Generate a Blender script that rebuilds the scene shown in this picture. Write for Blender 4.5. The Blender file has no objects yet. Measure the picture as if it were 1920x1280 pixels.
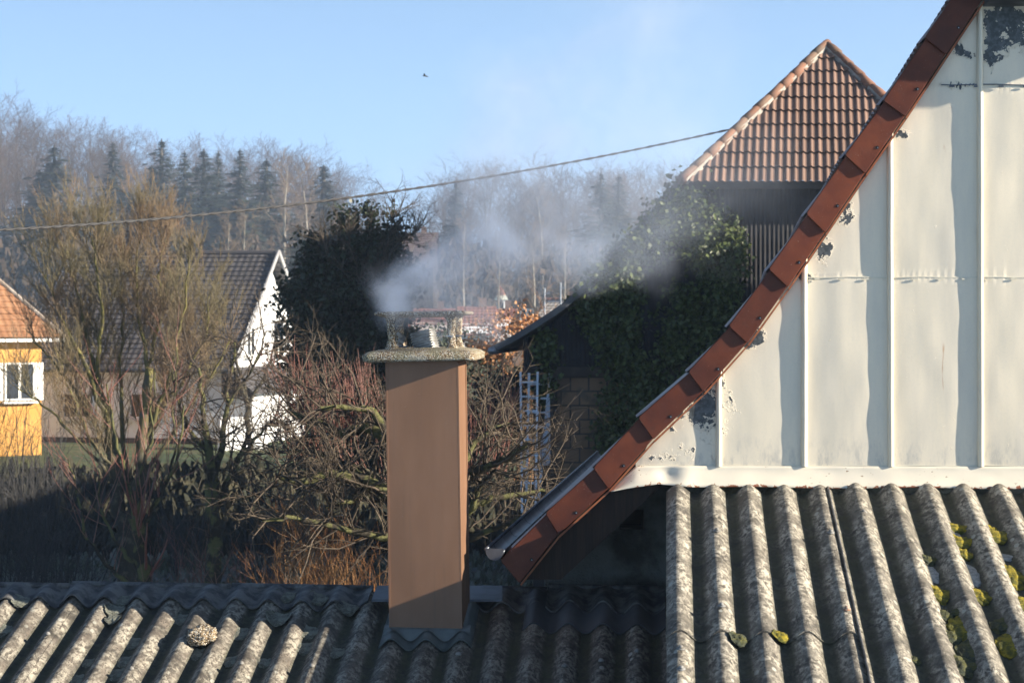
import bpy, math, random
import numpy as np
from mathutils import Vector, noise as mnoise
R = math.radians
rnd = random.Random(7)
scene = bpy.context.scene
col = scene.collection
CZ = 5.6                      # height of the camera over the garden
F = 4000.0                    # focal length in pixels of the 1920 px wide photograph

# ------------------------------------------------------------------ camera, sky, sun, exposure
cam_d = bpy.data.cameras.new('camera'); cam = bpy.data.objects.new('camera', cam_d); col.objects.link(cam)
scene.camera = cam
cam.location = (0, 0, CZ); cam.rotation_euler = (R(90), 0, 0)
cam_d.sensor_width = 36; cam_d.lens = 36 * F / 1920; cam_d.shift_y = -40 / 1920
cam_d.clip_start = .1; cam_d.clip_end = 6000
cam_d.dof.use_dof = True; cam_d.dof.focus_distance = 10.9; cam_d.dof.aperture_fstop = 9.0

YAW = R(4.2)
fe = Vector((math.cos(YAW), -math.sin(YAW), 0)); fn = Vector((-math.sin(YAW), -math.cos(YAW), 0))
SUN = (fe * 5.4 + fn * 1.0 + Vector((0, 0, 1.88))).normalized()
sun_el = math.asin(SUN.z); sun_az = math.atan2(SUN.x, SUN.y)
world = bpy.data.worlds.new('World'); scene.world = world; world.use_nodes = True
wn = world.node_tree; bg = wn.nodes['Background']
sky = wn.nodes.new('ShaderNodeTexSky'); sky.sky_type = 'NISHITA'; sky.sun_disc = False
sky.sun_elevation = sun_el; sky.sun_rotation = sun_az
sky.altitude = 300; sky.air_density = 1.0; sky.dust_density = 0.6; sky.ozone_density = 1.6
# the low sun leaves the model's horizon yellow; the winter sky of the place stays blue, so lift the lookup a little
tc = wn.nodes.new('ShaderNodeTexCoord'); sx = wn.nodes.new('ShaderNodeSeparateXYZ'); cx = wn.nodes.new('ShaderNodeCombineXYZ')
mz = wn.nodes.new('ShaderNodeMath'); mz.operation = 'MULTIPLY_ADD'; mz.inputs[1].default_value = .9; mz.inputs[2].default_value = .30
ab = wn.nodes.new('ShaderNodeMath'); ab.operation = 'MAXIMUM'; ab.inputs[1].default_value = 0.0
wn.links.new(tc.outputs['Generated'], sx.inputs[0]); wn.links.new(sx.outputs[2], ab.inputs[0]); wn.links.new(ab.outputs[0], mz.inputs[0])
wn.links.new(sx.outputs[0], cx.inputs[0]); wn.links.new(sx.outputs[1], cx.inputs[1]); wn.links.new(mz.outputs[0], cx.inputs[2])
wn.links.new(cx.outputs[0], sky.inputs[0])
# thin winter haze whitens the lowest band of the sky
vr = wn.nodes.new('ShaderNodeMapRange'); vr.inputs[1].default_value = 0; vr.inputs[2].default_value = .45; vr.inputs[3].default_value = 1.0; vr.inputs[4].default_value = 0; vr.interpolation_type = 'SMOOTHSTEP'
wn.links.new(ab.outputs[0], vr.inputs[0])
gm = wn.nodes.new('ShaderNodeMix'); gm.data_type = 'RGBA'; gm.inputs[6].default_value = (1, 1, 1, 1); gm.inputs[7].default_value = (2.5, 2.55, 2.45, 1); wn.links.new(vr.outputs[0], gm.inputs[0])
mu = wn.nodes.new('ShaderNodeMix'); mu.data_type = 'RGBA'; mu.blend_type = 'MULTIPLY'; mu.inputs[0].default_value = 1; wn.links.new(sky.outputs[0], mu.inputs[6]); wn.links.new(gm.outputs[2], mu.inputs[7])
wn.links.new(mu.outputs[2], bg.inputs[0]); bg.inputs[1].default_value = 0.058
sd = bpy.data.lights.new('sun', 'SUN'); so = bpy.data.objects.new('sun', sd); col.objects.link(so)
sd.energy = 5.0; sd.angle = R(0.5); sd.color = (1.0, .88, .72)
so.rotation_euler = SUN.to_track_quat('Z', 'Y').to_euler(); so.location = (20, -6, 15)
scene.view_settings.view_transform = 'Standard'; scene.view_settings.look = 'None'
scene.view_settings.exposure = 1.48; scene.view_settings.gamma = 1
scene.cycles.max_bounces = 6; scene.cycles.diffuse_bounces = 3; scene.cycles.glossy_bounces = 2
scene.cycles.transparent_max_bounces = 8; scene.cycles.volume_bounces = 2
scene.cycles.volume_step_rate = 1.0; scene.cycles.volume_max_steps = 64
scene.cycles.sample_clamp_indirect = 4

# ------------------------------------------------------------------ geometry helpers
def P(px, py, Y):
    return Vector(((px - 960) / F * Y, Y, CZ + (600 - py) / F * Y))
def hit(px, py, p0, n, off=0.0):
    d = Vector(((px - 960) / F, 1, (600 - py) / F)); c = Vector((0, 0, CZ))
    t = (n.dot(p0 - c) + off) / n.dot(d)
    return c + d * t

class MB:
    def __init__(s): s.v = []; s.f = []; s.sm = False
    def add(s, vs, fs):
        b = len(s.v); s.v.extend([tuple(v) for v in vs]); s.f.extend([tuple(i + b for i in f) for f in fs])
    def box(s, c, size, rz=0.0, ax=None):
        hx, hy, hz = size[0] / 2, size[1] / 2, size[2] / 2; c = Vector(c)
        if ax is None:
            ax = (Vector((math.cos(rz), math.sin(rz), 0)), Vector((-math.sin(rz), math.cos(rz), 0)), Vector((0, 0, 1)))
        vs = [c + ax[0] * (hx * i) + ax[1] * (hy * j) + ax[2] * (hz * k) for k in (-1, 1) for i, j in ((-1, -1), (1, -1), (1, 1), (-1, 1))]
        s.add(vs, [(3, 2, 1, 0), (4, 5, 6, 7), (0, 1, 5, 4), (1, 2, 6, 5), (2, 3, 7, 6), (3, 0, 4, 7)])
    def prism(s, poly, d):                     # polygon (front) pushed by vector d
        n = len(poly); d = Vector(d)
        s.add([Vector(p) for p in poly] + [Vector(p) + d for p in poly],
              [tuple(range(n)), tuple(range(2 * n - 1, n - 1, -1))] + [(i, i + n, (i + 1) % n + n, (i + 1) % n) for i in range(n)])
    def bar(s, a, b, w, h=None, up=(0, 0, 1)):
        a = Vector(a); b = Vector(b); h = h or w; d = (b - a).normalized(); u = Vector(up)
        x = d.cross(u)
        if x.length < 1e-4: x = d.cross(Vector((1, 0, 0)))
        x.normalize(); z = x.cross(d)
        s.box((a + b) / 2, (w, (b - a).length, h), ax=(x, d, z))
    def tube(s, pts, rad, n=8, cap=True):
        pts = [Vector(p) for p in pts]; m = len(pts)
        if not hasattr(rad, '__len__'): rad = [rad] * m
        b = len(s.v); ref = None
        for i, p in enumerate(pts):
            t = (pts[min(i + 1, m - 1)] - pts[max(i - 1, 0)]).normalized()
            if ref is None: ref = t.orthogonal().normalized()
            ref = (ref - t * ref.dot(t)).normalized(); q = t.cross(ref)
            for k in range(n):
                a = 2 * math.pi * k / n
                s.v.append(tuple(p + (ref * math.cos(a) + q * math.sin(a)) * rad[i]))
        for i in range(m - 1):
            for k in range(n):
                s.f.append((b + i * n + k, b + i * n + (k + 1) % n, b + (i + 1) * n + (k + 1) % n, b + (i + 1) * n + k))
        if cap:
            s.f.append(tuple(b + k for k in range(n - 1, -1, -1))); s.f.append(tuple(b + (m - 1) * n + k for k in range(n)))
    def grid(s, fn_, nu, nv, closed=False):
        b = len(s.v)
        for j in range(nv + 1):
            for i in range(nu + 1): s.v.append(tuple(fn_(i / nu, j / nv)))
        for j in range(nv):
            for i in range(nu):
                a = b + j * (nu + 1) + i; s.f.append((a, a + 1, a + nu + 2, a + nu + 1))

def set_mesh(name, verts, faces, m, smooth=False):
    me = bpy.data.meshes.new(name)
    if isinstance(verts, np.ndarray):
        nv = len(verts); nf, k = faces.shape
        me.vertices.add(nv); me.vertices.foreach_set('co', verts.astype(np.float32).ravel())
        me.loops.add(nf * k); me.loops.foreach_set('vertex_index', faces.astype(np.int32).ravel())
        me.polygons.add(nf); me.polygons.foreach_set('loop_start', np.arange(0, nf * k, k, dtype=np.int32))
        me.polygons.foreach_set('loop_total', np.full(nf, k, dtype=np.int32))
        me.update(calc_edges=True)
    else:
        me.from_pydata(verts, [], faces); me.update()
    me.validate()
    if smooth: me.polygons.foreach_set('use_smooth', [True] * len(me.polygons))
    if m: me.materials.append(m)
    return me
def tag(o, label=None, cat=None, group=None, kind=None):
    if label: o['label'] = label
    if cat: o['category'] = cat
    if group: o['group'] = group
    if kind: o['kind'] = kind
    return o
def thing(name, loc, label, cat, group=None):
    o = bpy.data.objects.new(name, None); o.location = loc; o.empty_display_size = .2; col.objects.link(o)
    return tag(o, label, cat, group)
def wloc(o):
    v = Vector((0, 0, 0))
    while o: v += o.location; o = o.parent
    return v
def part(name, mb, m, parent=None, smooth=False, origin=None, verts=None, faces=None):
    """world-space geometry -> one object; child when parent is given"""
    if verts is None: verts, faces = mb.v, mb.f
    org = wloc(parent) if parent else Vector(origin or (0, 0, 0))
    arr = np.array(verts, dtype=np.float64) - np.array(org)
    if isinstance(faces, np.ndarray): me = set_mesh(name, arr, faces, m, smooth)
    else: me = set_mesh(name, [tuple(x) for x in arr.tolist()], faces, m, smooth)
    o = bpy.data.objects.new(name, me); col.objects.link(o)
    if parent: o.parent = parent
    else: o.location = org
    return o
def copy_tree(o, parent=None):
    c = o.copy(); col.objects.link(c)
    if parent: c.parent = parent
    for ch in [x for x in bpy.data.objects if x.parent == o]: copy_tree(ch, c)
    return c

# ------------------------------------------------------------------ materials
def nd(nt, typ, ins=None, **pr):
    n = nt.nodes.new(typ)
    for k, v in pr.items(): setattr(n, k, v)
    for k, v in (ins or {}).items():
        sk = n.inputs[k]
        if isinstance(v, bpy.types.NodeSocket): nt.links.new(v, sk)
        else: sk.default_value = v
    return n
def c4(c): return (c[0], c[1], c[2], 1.0)
def mixc(nt, f, a, b, mode='MIX'):
    n = nt.nodes.new('ShaderNodeMix'); n.data_type = 'RGBA'; n.blend_type = mode
    for i, v in ((0, f), (6, a), (7, b)):
        if isinstance(v, bpy.types.NodeSocket): nt.links.new(v, n.inputs[i])
        else: n.inputs[i].default_value = v if i == 0 else c4(v)
    return n.outputs[2]
def mth(nt, op, a, b=0.0, c=0.0, clamp=False):
    n = nt.nodes.new('ShaderNodeMath'); n.operation = op; n.use_clamp = clamp
    for i, v in enumerate((a, b, c)):
        if isinstance(v, bpy.types.NodeSocket): nt.links.new(v, n.inputs[i])
        else: n.inputs[i].default_value = v
    return n.outputs[0]
def ramp(nt, f, lo, hi):
    return nd(nt, 'ShaderNodeMapRange', {0: f, 1: lo, 2: hi, 3: 0.0, 4: 1.0}, interpolation_type='SMOOTHSTEP').outputs[0]
def noise_(nt, vec, scale, detail=4, rough=.55, dist=0.0):
    return nd(nt, 'ShaderNodeTexNoise', {'Vector': vec, 'Scale': scale, 'Detail': detail, 'Roughness': rough, 'Distortion': dist}).outputs['Fac']
def new_mat(name):
    m = bpy.data.materials.new(name); m.use_nodes = True; nt = m.node_tree
    bs = nt.nodes['Principled BSDF']
    co = nt.nodes.new('ShaderNodeTexCoord').outputs['Object']
    return m, nt, bs, co
def vscale(nt, co, s):
    return nd(nt, 'ShaderNodeVectorMath', {0: co, 1: s}, operation='MULTIPLY').outputs[0]
def bump(nt, bs, h, strength, dist):
    b = nd(nt, 'ShaderNodeBump', {'Height': h, 'Strength': strength, 'Distance': dist}); nt.links.new(b.outputs[0], bs.inputs['Normal'])
def setin(nt, bs, key, v):
    if isinstance(v, bpy.types.NodeSocket): nt.links.new(v, bs.inputs[key])
    else: bs.inputs[key].default_value = v
def simple(name, a, b=None, scale=5.0, rough=.8, bmp=0.0, bscale=40.0, bdist=.01, metal=0.0, stretch=None, spec=.4, lo=.38, hi=.62, rnd_obj=0.0):
    m, nt, bs, co = new_mat(name)
    if stretch: co = vscale(nt, co, stretch)
    c = nd(nt, 'ShaderNodeRGB').outputs[0]; c.default_value = c4(a)
    if b: c = mixc(nt, ramp(nt, noise_(nt, co, scale, 5), lo, hi), a, b)
    if rnd_obj:
        ri = nt.nodes.new('ShaderNodeObjectInfo').outputs['Random']
        k = mth(nt, 'MULTIPLY_ADD', ri, 2 * rnd_obj, 1 - rnd_obj)
        hsv = nd(nt, 'ShaderNodeHueSaturation', {'Color': c, 'Value': k}); c = hsv.outputs[0]
    setin(nt, bs, 'Base Color', c); bs.inputs['Roughness'].default_value = rough
    bs.inputs['Metallic'].default_value = metal; bs.inputs['Specular IOR Level'].default_value = spec
    if bmp: bump(nt, bs, noise_(nt, co, bscale, 6, .65), bmp, bdist)
    return m

def mat_fibre(name, warm=1.0, dark=1.0):
    m, nt, bs, co = new_mat(name)
    n1 = noise_(nt, co, 9, 6, .7); n2 = noise_(nt, vscale(nt, co, (1, .6, 1)), 42, 6, .68, .4); n3 = noise_(nt, co, 2.2, 3)
    base = mixc(nt, ramp(nt, n1, .35, .65), (.06 * dark, .055 * dark, .047 * dark), (.175 * dark, .160 * dark * warm, .132 * dark * warm))
    base = mixc(nt, mth(nt, 'MULTIPLY', ramp(nt, n2, .40, .60), ramp(nt, noise_(nt, co, 5.5, 5, .7), .36, .60)), base, (.43 * dark, .40 * dark, .33 * dark))
    v = nd(nt, 'ShaderNodeTexVoronoi', {'Vector': co, 'Scale': 75.0, 'Randomness': 1.0}).outputs['Distance']
    spot = mth(nt, 'MULTIPLY', ramp(nt, v, .34, .18), ramp(nt, n1, .5, .62))
    base = mixc(nt, spot, base, (.02, .019, .017))
    v2 = nd(nt, 'ShaderNodeTexVoronoi', {'Vector': vscale(nt, co, (1, .6, 1)), 'Scale': 17.0}).outputs['Distance']
    sp2 = mth(nt, 'MULTIPLY', ramp(nt, v2, .26, .2), ramp(nt, n3, .5, .6))
    base = mixc(nt, mth(nt, 'MULTIPLY', sp2, .75), base, (.42, .43, .38))
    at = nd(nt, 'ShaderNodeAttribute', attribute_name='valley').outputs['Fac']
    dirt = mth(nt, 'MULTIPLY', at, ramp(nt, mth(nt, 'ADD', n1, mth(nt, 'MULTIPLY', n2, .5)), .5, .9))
    base = mixc(nt, mth(nt, 'MULTIPLY', at, .82), base, (.028, .030, .028))  # shade of the wave valleys painted into the colour, beneath the dirt
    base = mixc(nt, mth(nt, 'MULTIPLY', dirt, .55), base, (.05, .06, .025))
    setin(nt, bs, 'Base Color', base); bs.inputs['Roughness'].default_value = .85; bs.inputs['Specular IOR Level'].default_value = .35
    h = mth(nt, 'ADD', mth(nt, 'MULTIPLY', n2, .6), mth(nt, 'ADD', mth(nt, 'MULTIPLY', n1, .6), mth(nt, 'MULTIPLY', spot, -.25)))
    bump(nt, bs, h, .9, .013)
    return m
M = {}
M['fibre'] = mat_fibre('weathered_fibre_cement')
M['fibre_dark'] = mat_fibre('darker_fibre_cement', .95, .6); M['fibre_left'] = mat_fibre('brown_fibre_cement', .94, .78)
M['fibre_clean'] = simple('smooth_grey_fibre', (.05, .054, .06), (.085, .09, .098), 4, .6, .3, 60, .002)
M['cap_grey'] = simple('ridge_cap_grey', (.035, .037, .041), (.13, .13, .125), 14, .6, .5, 50, .005)
M['flash_green'] = simple('coated_flashing', (.07, .09, .092), (.11, .13, .13), 6, .42, .2, 30, .003)
M['zinc'] = simple('zinc_metal', (.2, .22, .25), (.3, .32, .35), 6, .35, .1, 30, .002, metal=.7)
M['zinc_dark'] = simple('old_dark_zinc', (.05, .057, .07), (.10, .115, .135), 6, .4, .1, 30, .002, metal=.5)
def mat_brown():
    m, nt, bs, co = new_mat('brown_coated_metal')
    a = mixc(nt, ramp(nt, noise_(nt, vscale(nt, co, (1, 1, .25)), 5, 5, .6), .35, .7), (.185, .102, .060), (.21, .12, .074))
    st = mth(nt, 'MULTIPLY', ramp(nt, noise_(nt, vscale(nt, co, (1, 1, .05)), 34, 4, .6), .55, .75), .35)
    a = mixc(nt, st, a, (.12, .08, .055)); a = mixc(nt, mth(nt, 'MULTIPLY', ramp(nt, noise_(nt, co, 130, 2), .73, .77), .5), a, (.35, .28, .22))
    setin(nt, bs, 'Base Color', a); setin(nt, bs, 'Roughness', mth(nt, 'MULTIPLY_ADD', noise_(nt, co, 9, 3), .25, .35)); bs.inputs['Specular IOR Level'].default_value = .35
    bump(nt, bs, noise_(nt, vscale(nt, co, (1, 1, .5)), 3.5, 2), .25, .02); return m
M['brown_metal'] = mat_brown()
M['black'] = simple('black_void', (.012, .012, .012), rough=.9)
M['steel'] = simple('stainless_steel', (.42, .42, .41), (.3, .3, .29), 20, .48, .1, 60, .001, metal=.75)

def mat_aggregate(name, gcol):
    m, nt, bs, co = new_mat(name)
    vn = nd(nt, 'ShaderNodeTexVoronoi', {'Vector': co, 'Scale': 190.0}); v = vn.outputs['Distance']; cc = vn.outputs['Color']
    sep = nd(nt, 'ShaderNodeSeparateColor', {0: cc}).outputs[0]
    a = mixc(nt, ramp(nt, sep, .15, .9), (.17, .10, .045), (.55, .45, .29))
    a = mixc(nt, ramp(nt, nd(nt, 'ShaderNodeSeparateColor', {0: cc}).outputs[1], .75, .8), a, (.7, .68, .6))
    a = mixc(nt, ramp(nt, v, .45, .75), a, (.06, .045, .03))
    z = nd(nt, 'ShaderNodeSeparateXYZ', {0: nt.nodes.new('ShaderNodeNewGeometry').outputs['Normal']}).outputs[2]
    lich = mth(nt, 'MULTIPLY', ramp(nt, noise_(nt, co, 12, 5), .4, .6), gcol)
    a = mixc(nt, lich, a, (.26, .27, .17))
    a = mixc(nt, mth(nt, 'MULTIPLY', ramp(nt, noise_(nt, co, 16, 4), .55, .65), gcol), a, (.45, .46, .42))
    setin(nt, bs, 'Base Color', a); bs.inputs['Roughness'].default_value = .8
    bump(nt, bs, mth(nt, 'SUBTRACT', 1.0, v), 1.0, .006)
    return m
M['aggregate'] = mat_aggregate('washed_aggregate_concrete', .0)
M['aggregate_lichen'] = mat_aggregate('lichened_aggregate_concrete', .4)

def mat_tile():
    m, nt, bs, co = new_mat('glazed_brown_tile')
    ri = nt.nodes.new('ShaderNodeObjectInfo').outputs['Random']
    n1 = noise_(nt, co, 5, 5, .6); n2 = noise_(nt, co, 30, 4, .6)
    a = mixc(nt, ramp(nt, n1, .3, .7), (.070, .015, .006), (.125, .030, .010))
    a = mixc(nt, mth(nt, 'MULTIPLY', ramp(nt, n2, .52, .75), .5), a, (.07, .022, .014))
    a = mixc(nt, mth(nt, 'MULTIPLY', ramp(nt, noise_(nt, co, 220, 2), .72, .76), .8), a, (.5, .4, .32))
    a = nd(nt, 'ShaderNodeHueSaturation', {'Color': a, 'Value': mth(nt, 'MULTIPLY_ADD', ri, .5, .75)}).outputs[0]
    setin(nt, bs, 'Base Color', a); setin(nt, bs, 'Roughness', mth(nt, 'MULTIPLY_ADD', n2, .3, .36)); bs.inputs['Specular IOR Level'].default_value = .3
    bump(nt, bs, mth(nt, 'ADD', n1, mth(nt, 'MULTIPLY', n2, .2)), .25, .01)
    return m
M['tile'] = mat_tile()
M['tile_edge'] = simple('tile_pale_edge', (.33, .12, .05), (.25, .08, .035), 20, .6)
M['tile_top'] = simple('roof_tile_top', (.10, .05, .04), (.14, .07, .055), 12, .38, .2, 40, .004)

def mat_paint():
    m, nt, bs, co = new_mat('peeling_cream_paint')
    n_s = noise_(nt, vscale(nt, co, (1, 1, .18)), 7, 5, .6); n_f = noise_(nt, co, 90, 3, .6)
    base = mixc(nt, ramp(nt, n_s, .3, .75), (.78, .70, .545), (.65, .60, .495))
    base = mixc(nt, mth(nt, 'MULTIPLY', ramp(nt, n_f, .45, .8), .12), base, (.4, .4, .38))
    low = nd(nt, 'ShaderNodeAttribute', attribute_name='low').outputs['Fac']
    grime = mth(nt, 'MULTIPLY', low, ramp(nt, noise_(nt, vscale(nt, co, (1, 1, .35)), 22, 6, .7), .45, .7))
    base = mixc(nt, mth(nt, 'MULTIPLY', grime, .6), base, (.30, .31, .31))
    # rust stains (small vertical runs)
    rs = mth(nt, 'MULTIPLY', ramp(nt, noise_(nt, vscale(nt, co, (1, 1, .12)), 26, 3), .66, .74), ramp(nt, noise_(nt, co, 3.3, 2), .56, .64))
    base = mixc(nt, mth(nt, 'MULTIPLY', rs, .6), base, (.42, .2, .07))
    peel = nd(nt, 'ShaderNodeAttribute', attribute_name='peel').outputs['Fac']
    nb = noise_(nt, co, 12.5, 8, .68, .5); nc = noise_(nt, co, 46, 5, .65)
    k = mth(nt, 'ADD', mth(nt, 'ADD', nb, mth(nt, 'MULTIPLY', nc, .35)), mth(nt, 'MULTIPLY', peel, .31))
    mask = ramp(nt, k, .925, .933)
    metal = mixc(nt, ramp(nt, noise_(nt, co, 40, 5), .4, .65), (.045, .055, .06), (.10, .115, .125))
    prim = ramp(nt, k, .91, .925)
    base = mixc(nt, mth(nt, 'MULTIPLY', prim, .6), base, (.8, .78, .7))
    c = mixc(nt, mask, base, metal)
    setin(nt, bs, 'Base Color', c)
    setin(nt, bs, 'Roughness', mth(nt, 'MULTIPLY_ADD', mask, .1, .45)); bs.inputs['Specular IOR Level'].default_value = .35
    edge = mth(nt, 'SUBTRACT', ramp(nt, k, .86, .925), mth(nt, 'MULTIPLY', mask, 1.2))
    bump(nt, bs, mth(nt, 'ADD', mth(nt, 'MULTIPLY', edge, 1.0), mth(nt, 'MULTIPLY', n_s, .25)), .55, .006)
    return m
M['paint'] = mat_paint()
def mat_flash_paint():
    m, nt, bs, co = new_mat('cream_flashing_paint')
    ed = nd(nt, 'ShaderNodeAttribute', attribute_name='edge').outputs['Fac']
    n1 = noise_(nt, co, 38, 5, .65); n0 = noise_(nt, co, 4, 3)
    base = mixc(nt, ramp(nt, n0, .3, .7), (.72, .66, .53), (.64, .595, .49))
    rust = ramp(nt, mth(nt, 'ADD', n1, mth(nt, 'MULTIPLY', ed, .32)), .74, .78)
    chips = mth(nt, 'MULTIPLY', ramp(nt, noise_(nt, vscale(nt, co, (.7, 1, 1.3)), 55, 3), .66, .69), ramp(nt, noise_(nt, co, 2.6, 2), .5, .62))
    base = mixc(nt, rust, base, (.28, .1, .045)); base = mixc(nt, chips, base, (.25, .17, .1))
    setin(nt, bs, 'Base Color', base); bs.inputs['Roughness'].default_value = .4
    bump(nt, bs, mth(nt, 'MULTIPLY', mth(nt, 'ADD', rust, chips), -1.0), .4, .003)
    return m
M['flash_paint'] = mat_flash_paint()
M['rib_paint'] = simple('seam_cream_paint', (.66, .62, .49), (.62, .58, .47), 9, .4, .25, 9, .004, stretch=(1, 1, .3))
M['dark_board'] = simple('dark_brown_boards', (.02, .013, .01), (.035, .02, .014), 8, .8, .4, 20, .01, stretch=(6, 6, .4))
M['plaster'] = simple('stained_grey_plaster', (.05, .058, .055), (.21, .225, .21), 2.4, .9, .9, 14, .04, lo=.42, hi=.6)
def mat_moss(name, a, b, c):
    m, nt, bs, co = new_mat(name)
    n1 = noise_(nt, co, 28, 4, .6); n2 = noise_(nt, co, 140, 3, .7)
    k = mixc(nt, ramp(nt, n1, .40, .60), a, b); k = mixc(nt, mth(nt, 'MULTIPLY', ramp(nt, n2, .5, .68), .6), k, c)
    setin(nt, bs, 'Base Color', k); bs.inputs['Roughness'].default_value = .95
    bump(nt, bs, mth(nt, 'ADD', n1, mth(nt, 'MULTIPLY', n2, .8)), 1.0, .012)
    return m
M['moss'] = mat_moss('yellow_green_moss', (.10, .10, .012), (.33, .26, .015), (.035, .05, .012))
M['moss_dark'] = mat_moss('grey_green_moss', (.035, .045, .025), (.10, .10, .025), (.11, .12, .10))
M['lichen'] = mat_moss('pale_lichen_cushion', (.10, .105, .085), (.20, .21, .17), (.30, .31, .26))
M['bolt'] = simple('bolt_cap', (.24, .24, .23), (.16, .15, .13), 40, .6)
M['bolt_rust'] = simple('rusty_bolt', (.3, .15, .08), (.35, .3, .25), 60, .7)

# ==================================================================== NEAR: left low roof with corrugated sheets
LAM = .177
TANS = .2625
def roof_frame(yaw, o, u_cr):
    U = Vector((math.cos(yaw), -math.sin(yaw), 0)); H = Vector((math.sin(yaw), math.cos(yaw), 0))
    W = (-H - Vector((0, 0, TANS))).normalized(); Nn = U.cross(-W).normalized()
    if Nn.z < 0: Nn = -Nn
    return dict(U=U, W=W, N=Nn, O=Vector(o), ph=u_cr)
def rp(fr, u, w, n=0.0): return fr['O'] + fr['U'] * u + fr['W'] * w + fr['N'] * n
def ruv(fr, px, py, off=0.0):
    p = hit(px, py, fr['O'], fr['N'], off) - fr['O']
    return p.dot(fr['U']), p.dot(fr['W'])
AMP = .0285
def wave(fr, u, amp=AMP): return amp * math.cos(2 * math.pi * (u - fr['ph']) / fr.get('lam', LAM))
def sheet(name, fr, u0, u1, w0, w1, m, parent, lift=0.0, liftw=0.0, liftu=0.0, th=.0065, amp0=AMP, amp1=AMP, dw=.06, seed=0, rag=.0):
    nu = max(4, int((u1 - u0) / LAM * 14)); nw = max(3, int((w1 - w0) / dw))
    rows_t, rows_b = [], []; val = []
    for j in range(nw + 1):
        for i in range(nu + 1):
            u = u0 + (u1 - u0) * i / nu; tw = j / nw
            w = w0 + (w1 - w0) * tw
            if j == nw and rag: w += rag * mnoise.noise(Vector((u * 9, seed, 1.3)))
            amp = amp0 + (amp1 - amp0) * min(1, tw * 1.3)
            z = wave(fr, u, amp) + lift + liftw * tw + liftu * (i / nu) + .0022 * mnoise.noise(Vector((u * 11, w * 7, seed + 5)))
            rows_t.append(rp(fr, u, w, z)); rows_b.append(rp(fr, u, w, z - th))
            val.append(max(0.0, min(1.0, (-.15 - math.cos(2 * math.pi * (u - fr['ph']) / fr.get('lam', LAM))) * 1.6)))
    n = len(rows_t); vs = rows_t + rows_b; fs = []
    q = nu + 1
    for j in range(nw):
        for i in range(nu):
            a = j * q + i; fs.append((a, a + q, a + q + 1, a + 1)); fs.append((a + n, a + n + 1, a + n + q + 1, a + n + q))
    for i in range(nu):
        fs.append((i, i + 1, i + 1 + n, i + n)); b = nw * q + i; fs.append((b, b + n, b + 1 + n, b + 1))
    for j in range(nw):
        a = j * q; fs.append((a, a + n, a + q + n, a + q)); a = j * q + nu; fs.append((a, a + q, a + q + n, a + n))
    mb = MB(); mb.v = [tuple(v) for v in vs]; mb.f = fs
    o = part(name, mb, m, parent, smooth=True)
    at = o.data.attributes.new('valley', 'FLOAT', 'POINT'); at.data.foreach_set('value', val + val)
    try: o.data.set_sharp_from_angle(angle=R(50))
    except Exception: pass
    return o

LY = R(3.5)
o_l = P(600, 1108, 11.5)
frL = roof_frame(LY, o_l, 0); u_, _ = ruv(frL, 549, 1172, AMP); frL['ph'] = u_
shed = thing('low_outbuilding', P(600, 1500, 10.5), 'low outbuilding whose grey corrugated roof with flat ridge caps carries the brown chimney', 'outbuilding')
uL = ruv(frL, -140, 1108)[0]; uR = ruv(frL, 1262, 1108)[0]
# sheets, five waves each, laid from right to left
def crest_u(k): return frL['ph'] + (k + .35) * LAM
k0 = math.ceil((uL - frL['ph']) / LAM) - 1
cuts = [crest_u(k) for k in range(k0, k0 + 60, 5)]
cuts = [c for c in cuts if c < uR - .3] + [uR]
for i in range(len(cuts) - 1):
    sheet('roof_sheet', frL, cuts[i] - .03, cuts[i + 1], .06, 3.6, M['fibre_left'] if cuts[i] < ruv(frL, 640, 1200)[0] else M['fibre_dark'], shed, lift=.004 * (i % 2), seed=i * 3)  # sheets right of the split get the darker copy of the material
# clean upper strip right of the chimney
us = ruv(frL, 985, 1140)[0]
sheet('upper_roof_sheet', frL, us, uR - .045, .05, ruv(frL, 1100, 1172, AMP)[1], M['fibre_clean'], shed, lift=.016, th=.008, seed=4)
# ridge caps with scalloped lower edge; each laps its neighbour
capx = [(-150, 128, .012), (128, 431, .016), (431, 700, .012), (900, 1027, .010), (1027, 1246, .022)]
for i, (x0, x1, lf) in enumerate(capx):
    a = ruv(frL, x0, 1110)[0]; b = ruv(frL, x1, 1110)[0] + (.02 if i not in (2, 4) else 0)
    o = sheet('ridge_cap', frL, a, b, -.02, .225 + .03 * (i == 4), M['cap_grey'], shed, lift=lf + .012, liftu=-.010, th=.009, amp0=.010, amp1=AMP + .003, seed=11 + i, rag=.03, dw=.03)
for (x0, x1, lf) in capx:
    a = ruv(frL, x0, 1110)[0]; b = ruv(frL, x1, 1110)[0]; mb = MB()
    mb.tube([rp(frL, a + .004, -.025, lf + .005), rp(frL, b - .004, -.025, lf - .004)], .018, 8)
    part('ridge_roll', mb, M['cap_grey'], shed, True)
# rear slope and walls of the outbuilding
mb = MB(); H = Vector((math.sin(LY), math.cos(LY), 0))
a = rp(frL, uL, -.03, -.035); b = rp(frL, uR, -.03, -.035); back = H * .9 + Vector((0, 0, -.42))
mb.prism([a, b, b + back, a + back], (0, 0, -.02)); part('rear_roof_slope', mb, M['fibre_dark'], shed)
mb = MB()
a = rp(frL, uL + .2, .2, -.2); b = rp(frL, uR, .2, -.2); a2 = a + H * .6; b2 = b + H * .6
for z0 in (0,):
    vs = [a2, b2]; 
    mb.prism([Vector((a2.x, a2.y, 0)), Vector((b2.x, b2.y, 0)), Vector((b2.x, b2.y, b2.z - .15)), Vector((a2.x, a2.y, a2.z - .15))], -H * .2)
part('rear_wall', mb, M['plaster'], shed)
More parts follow.
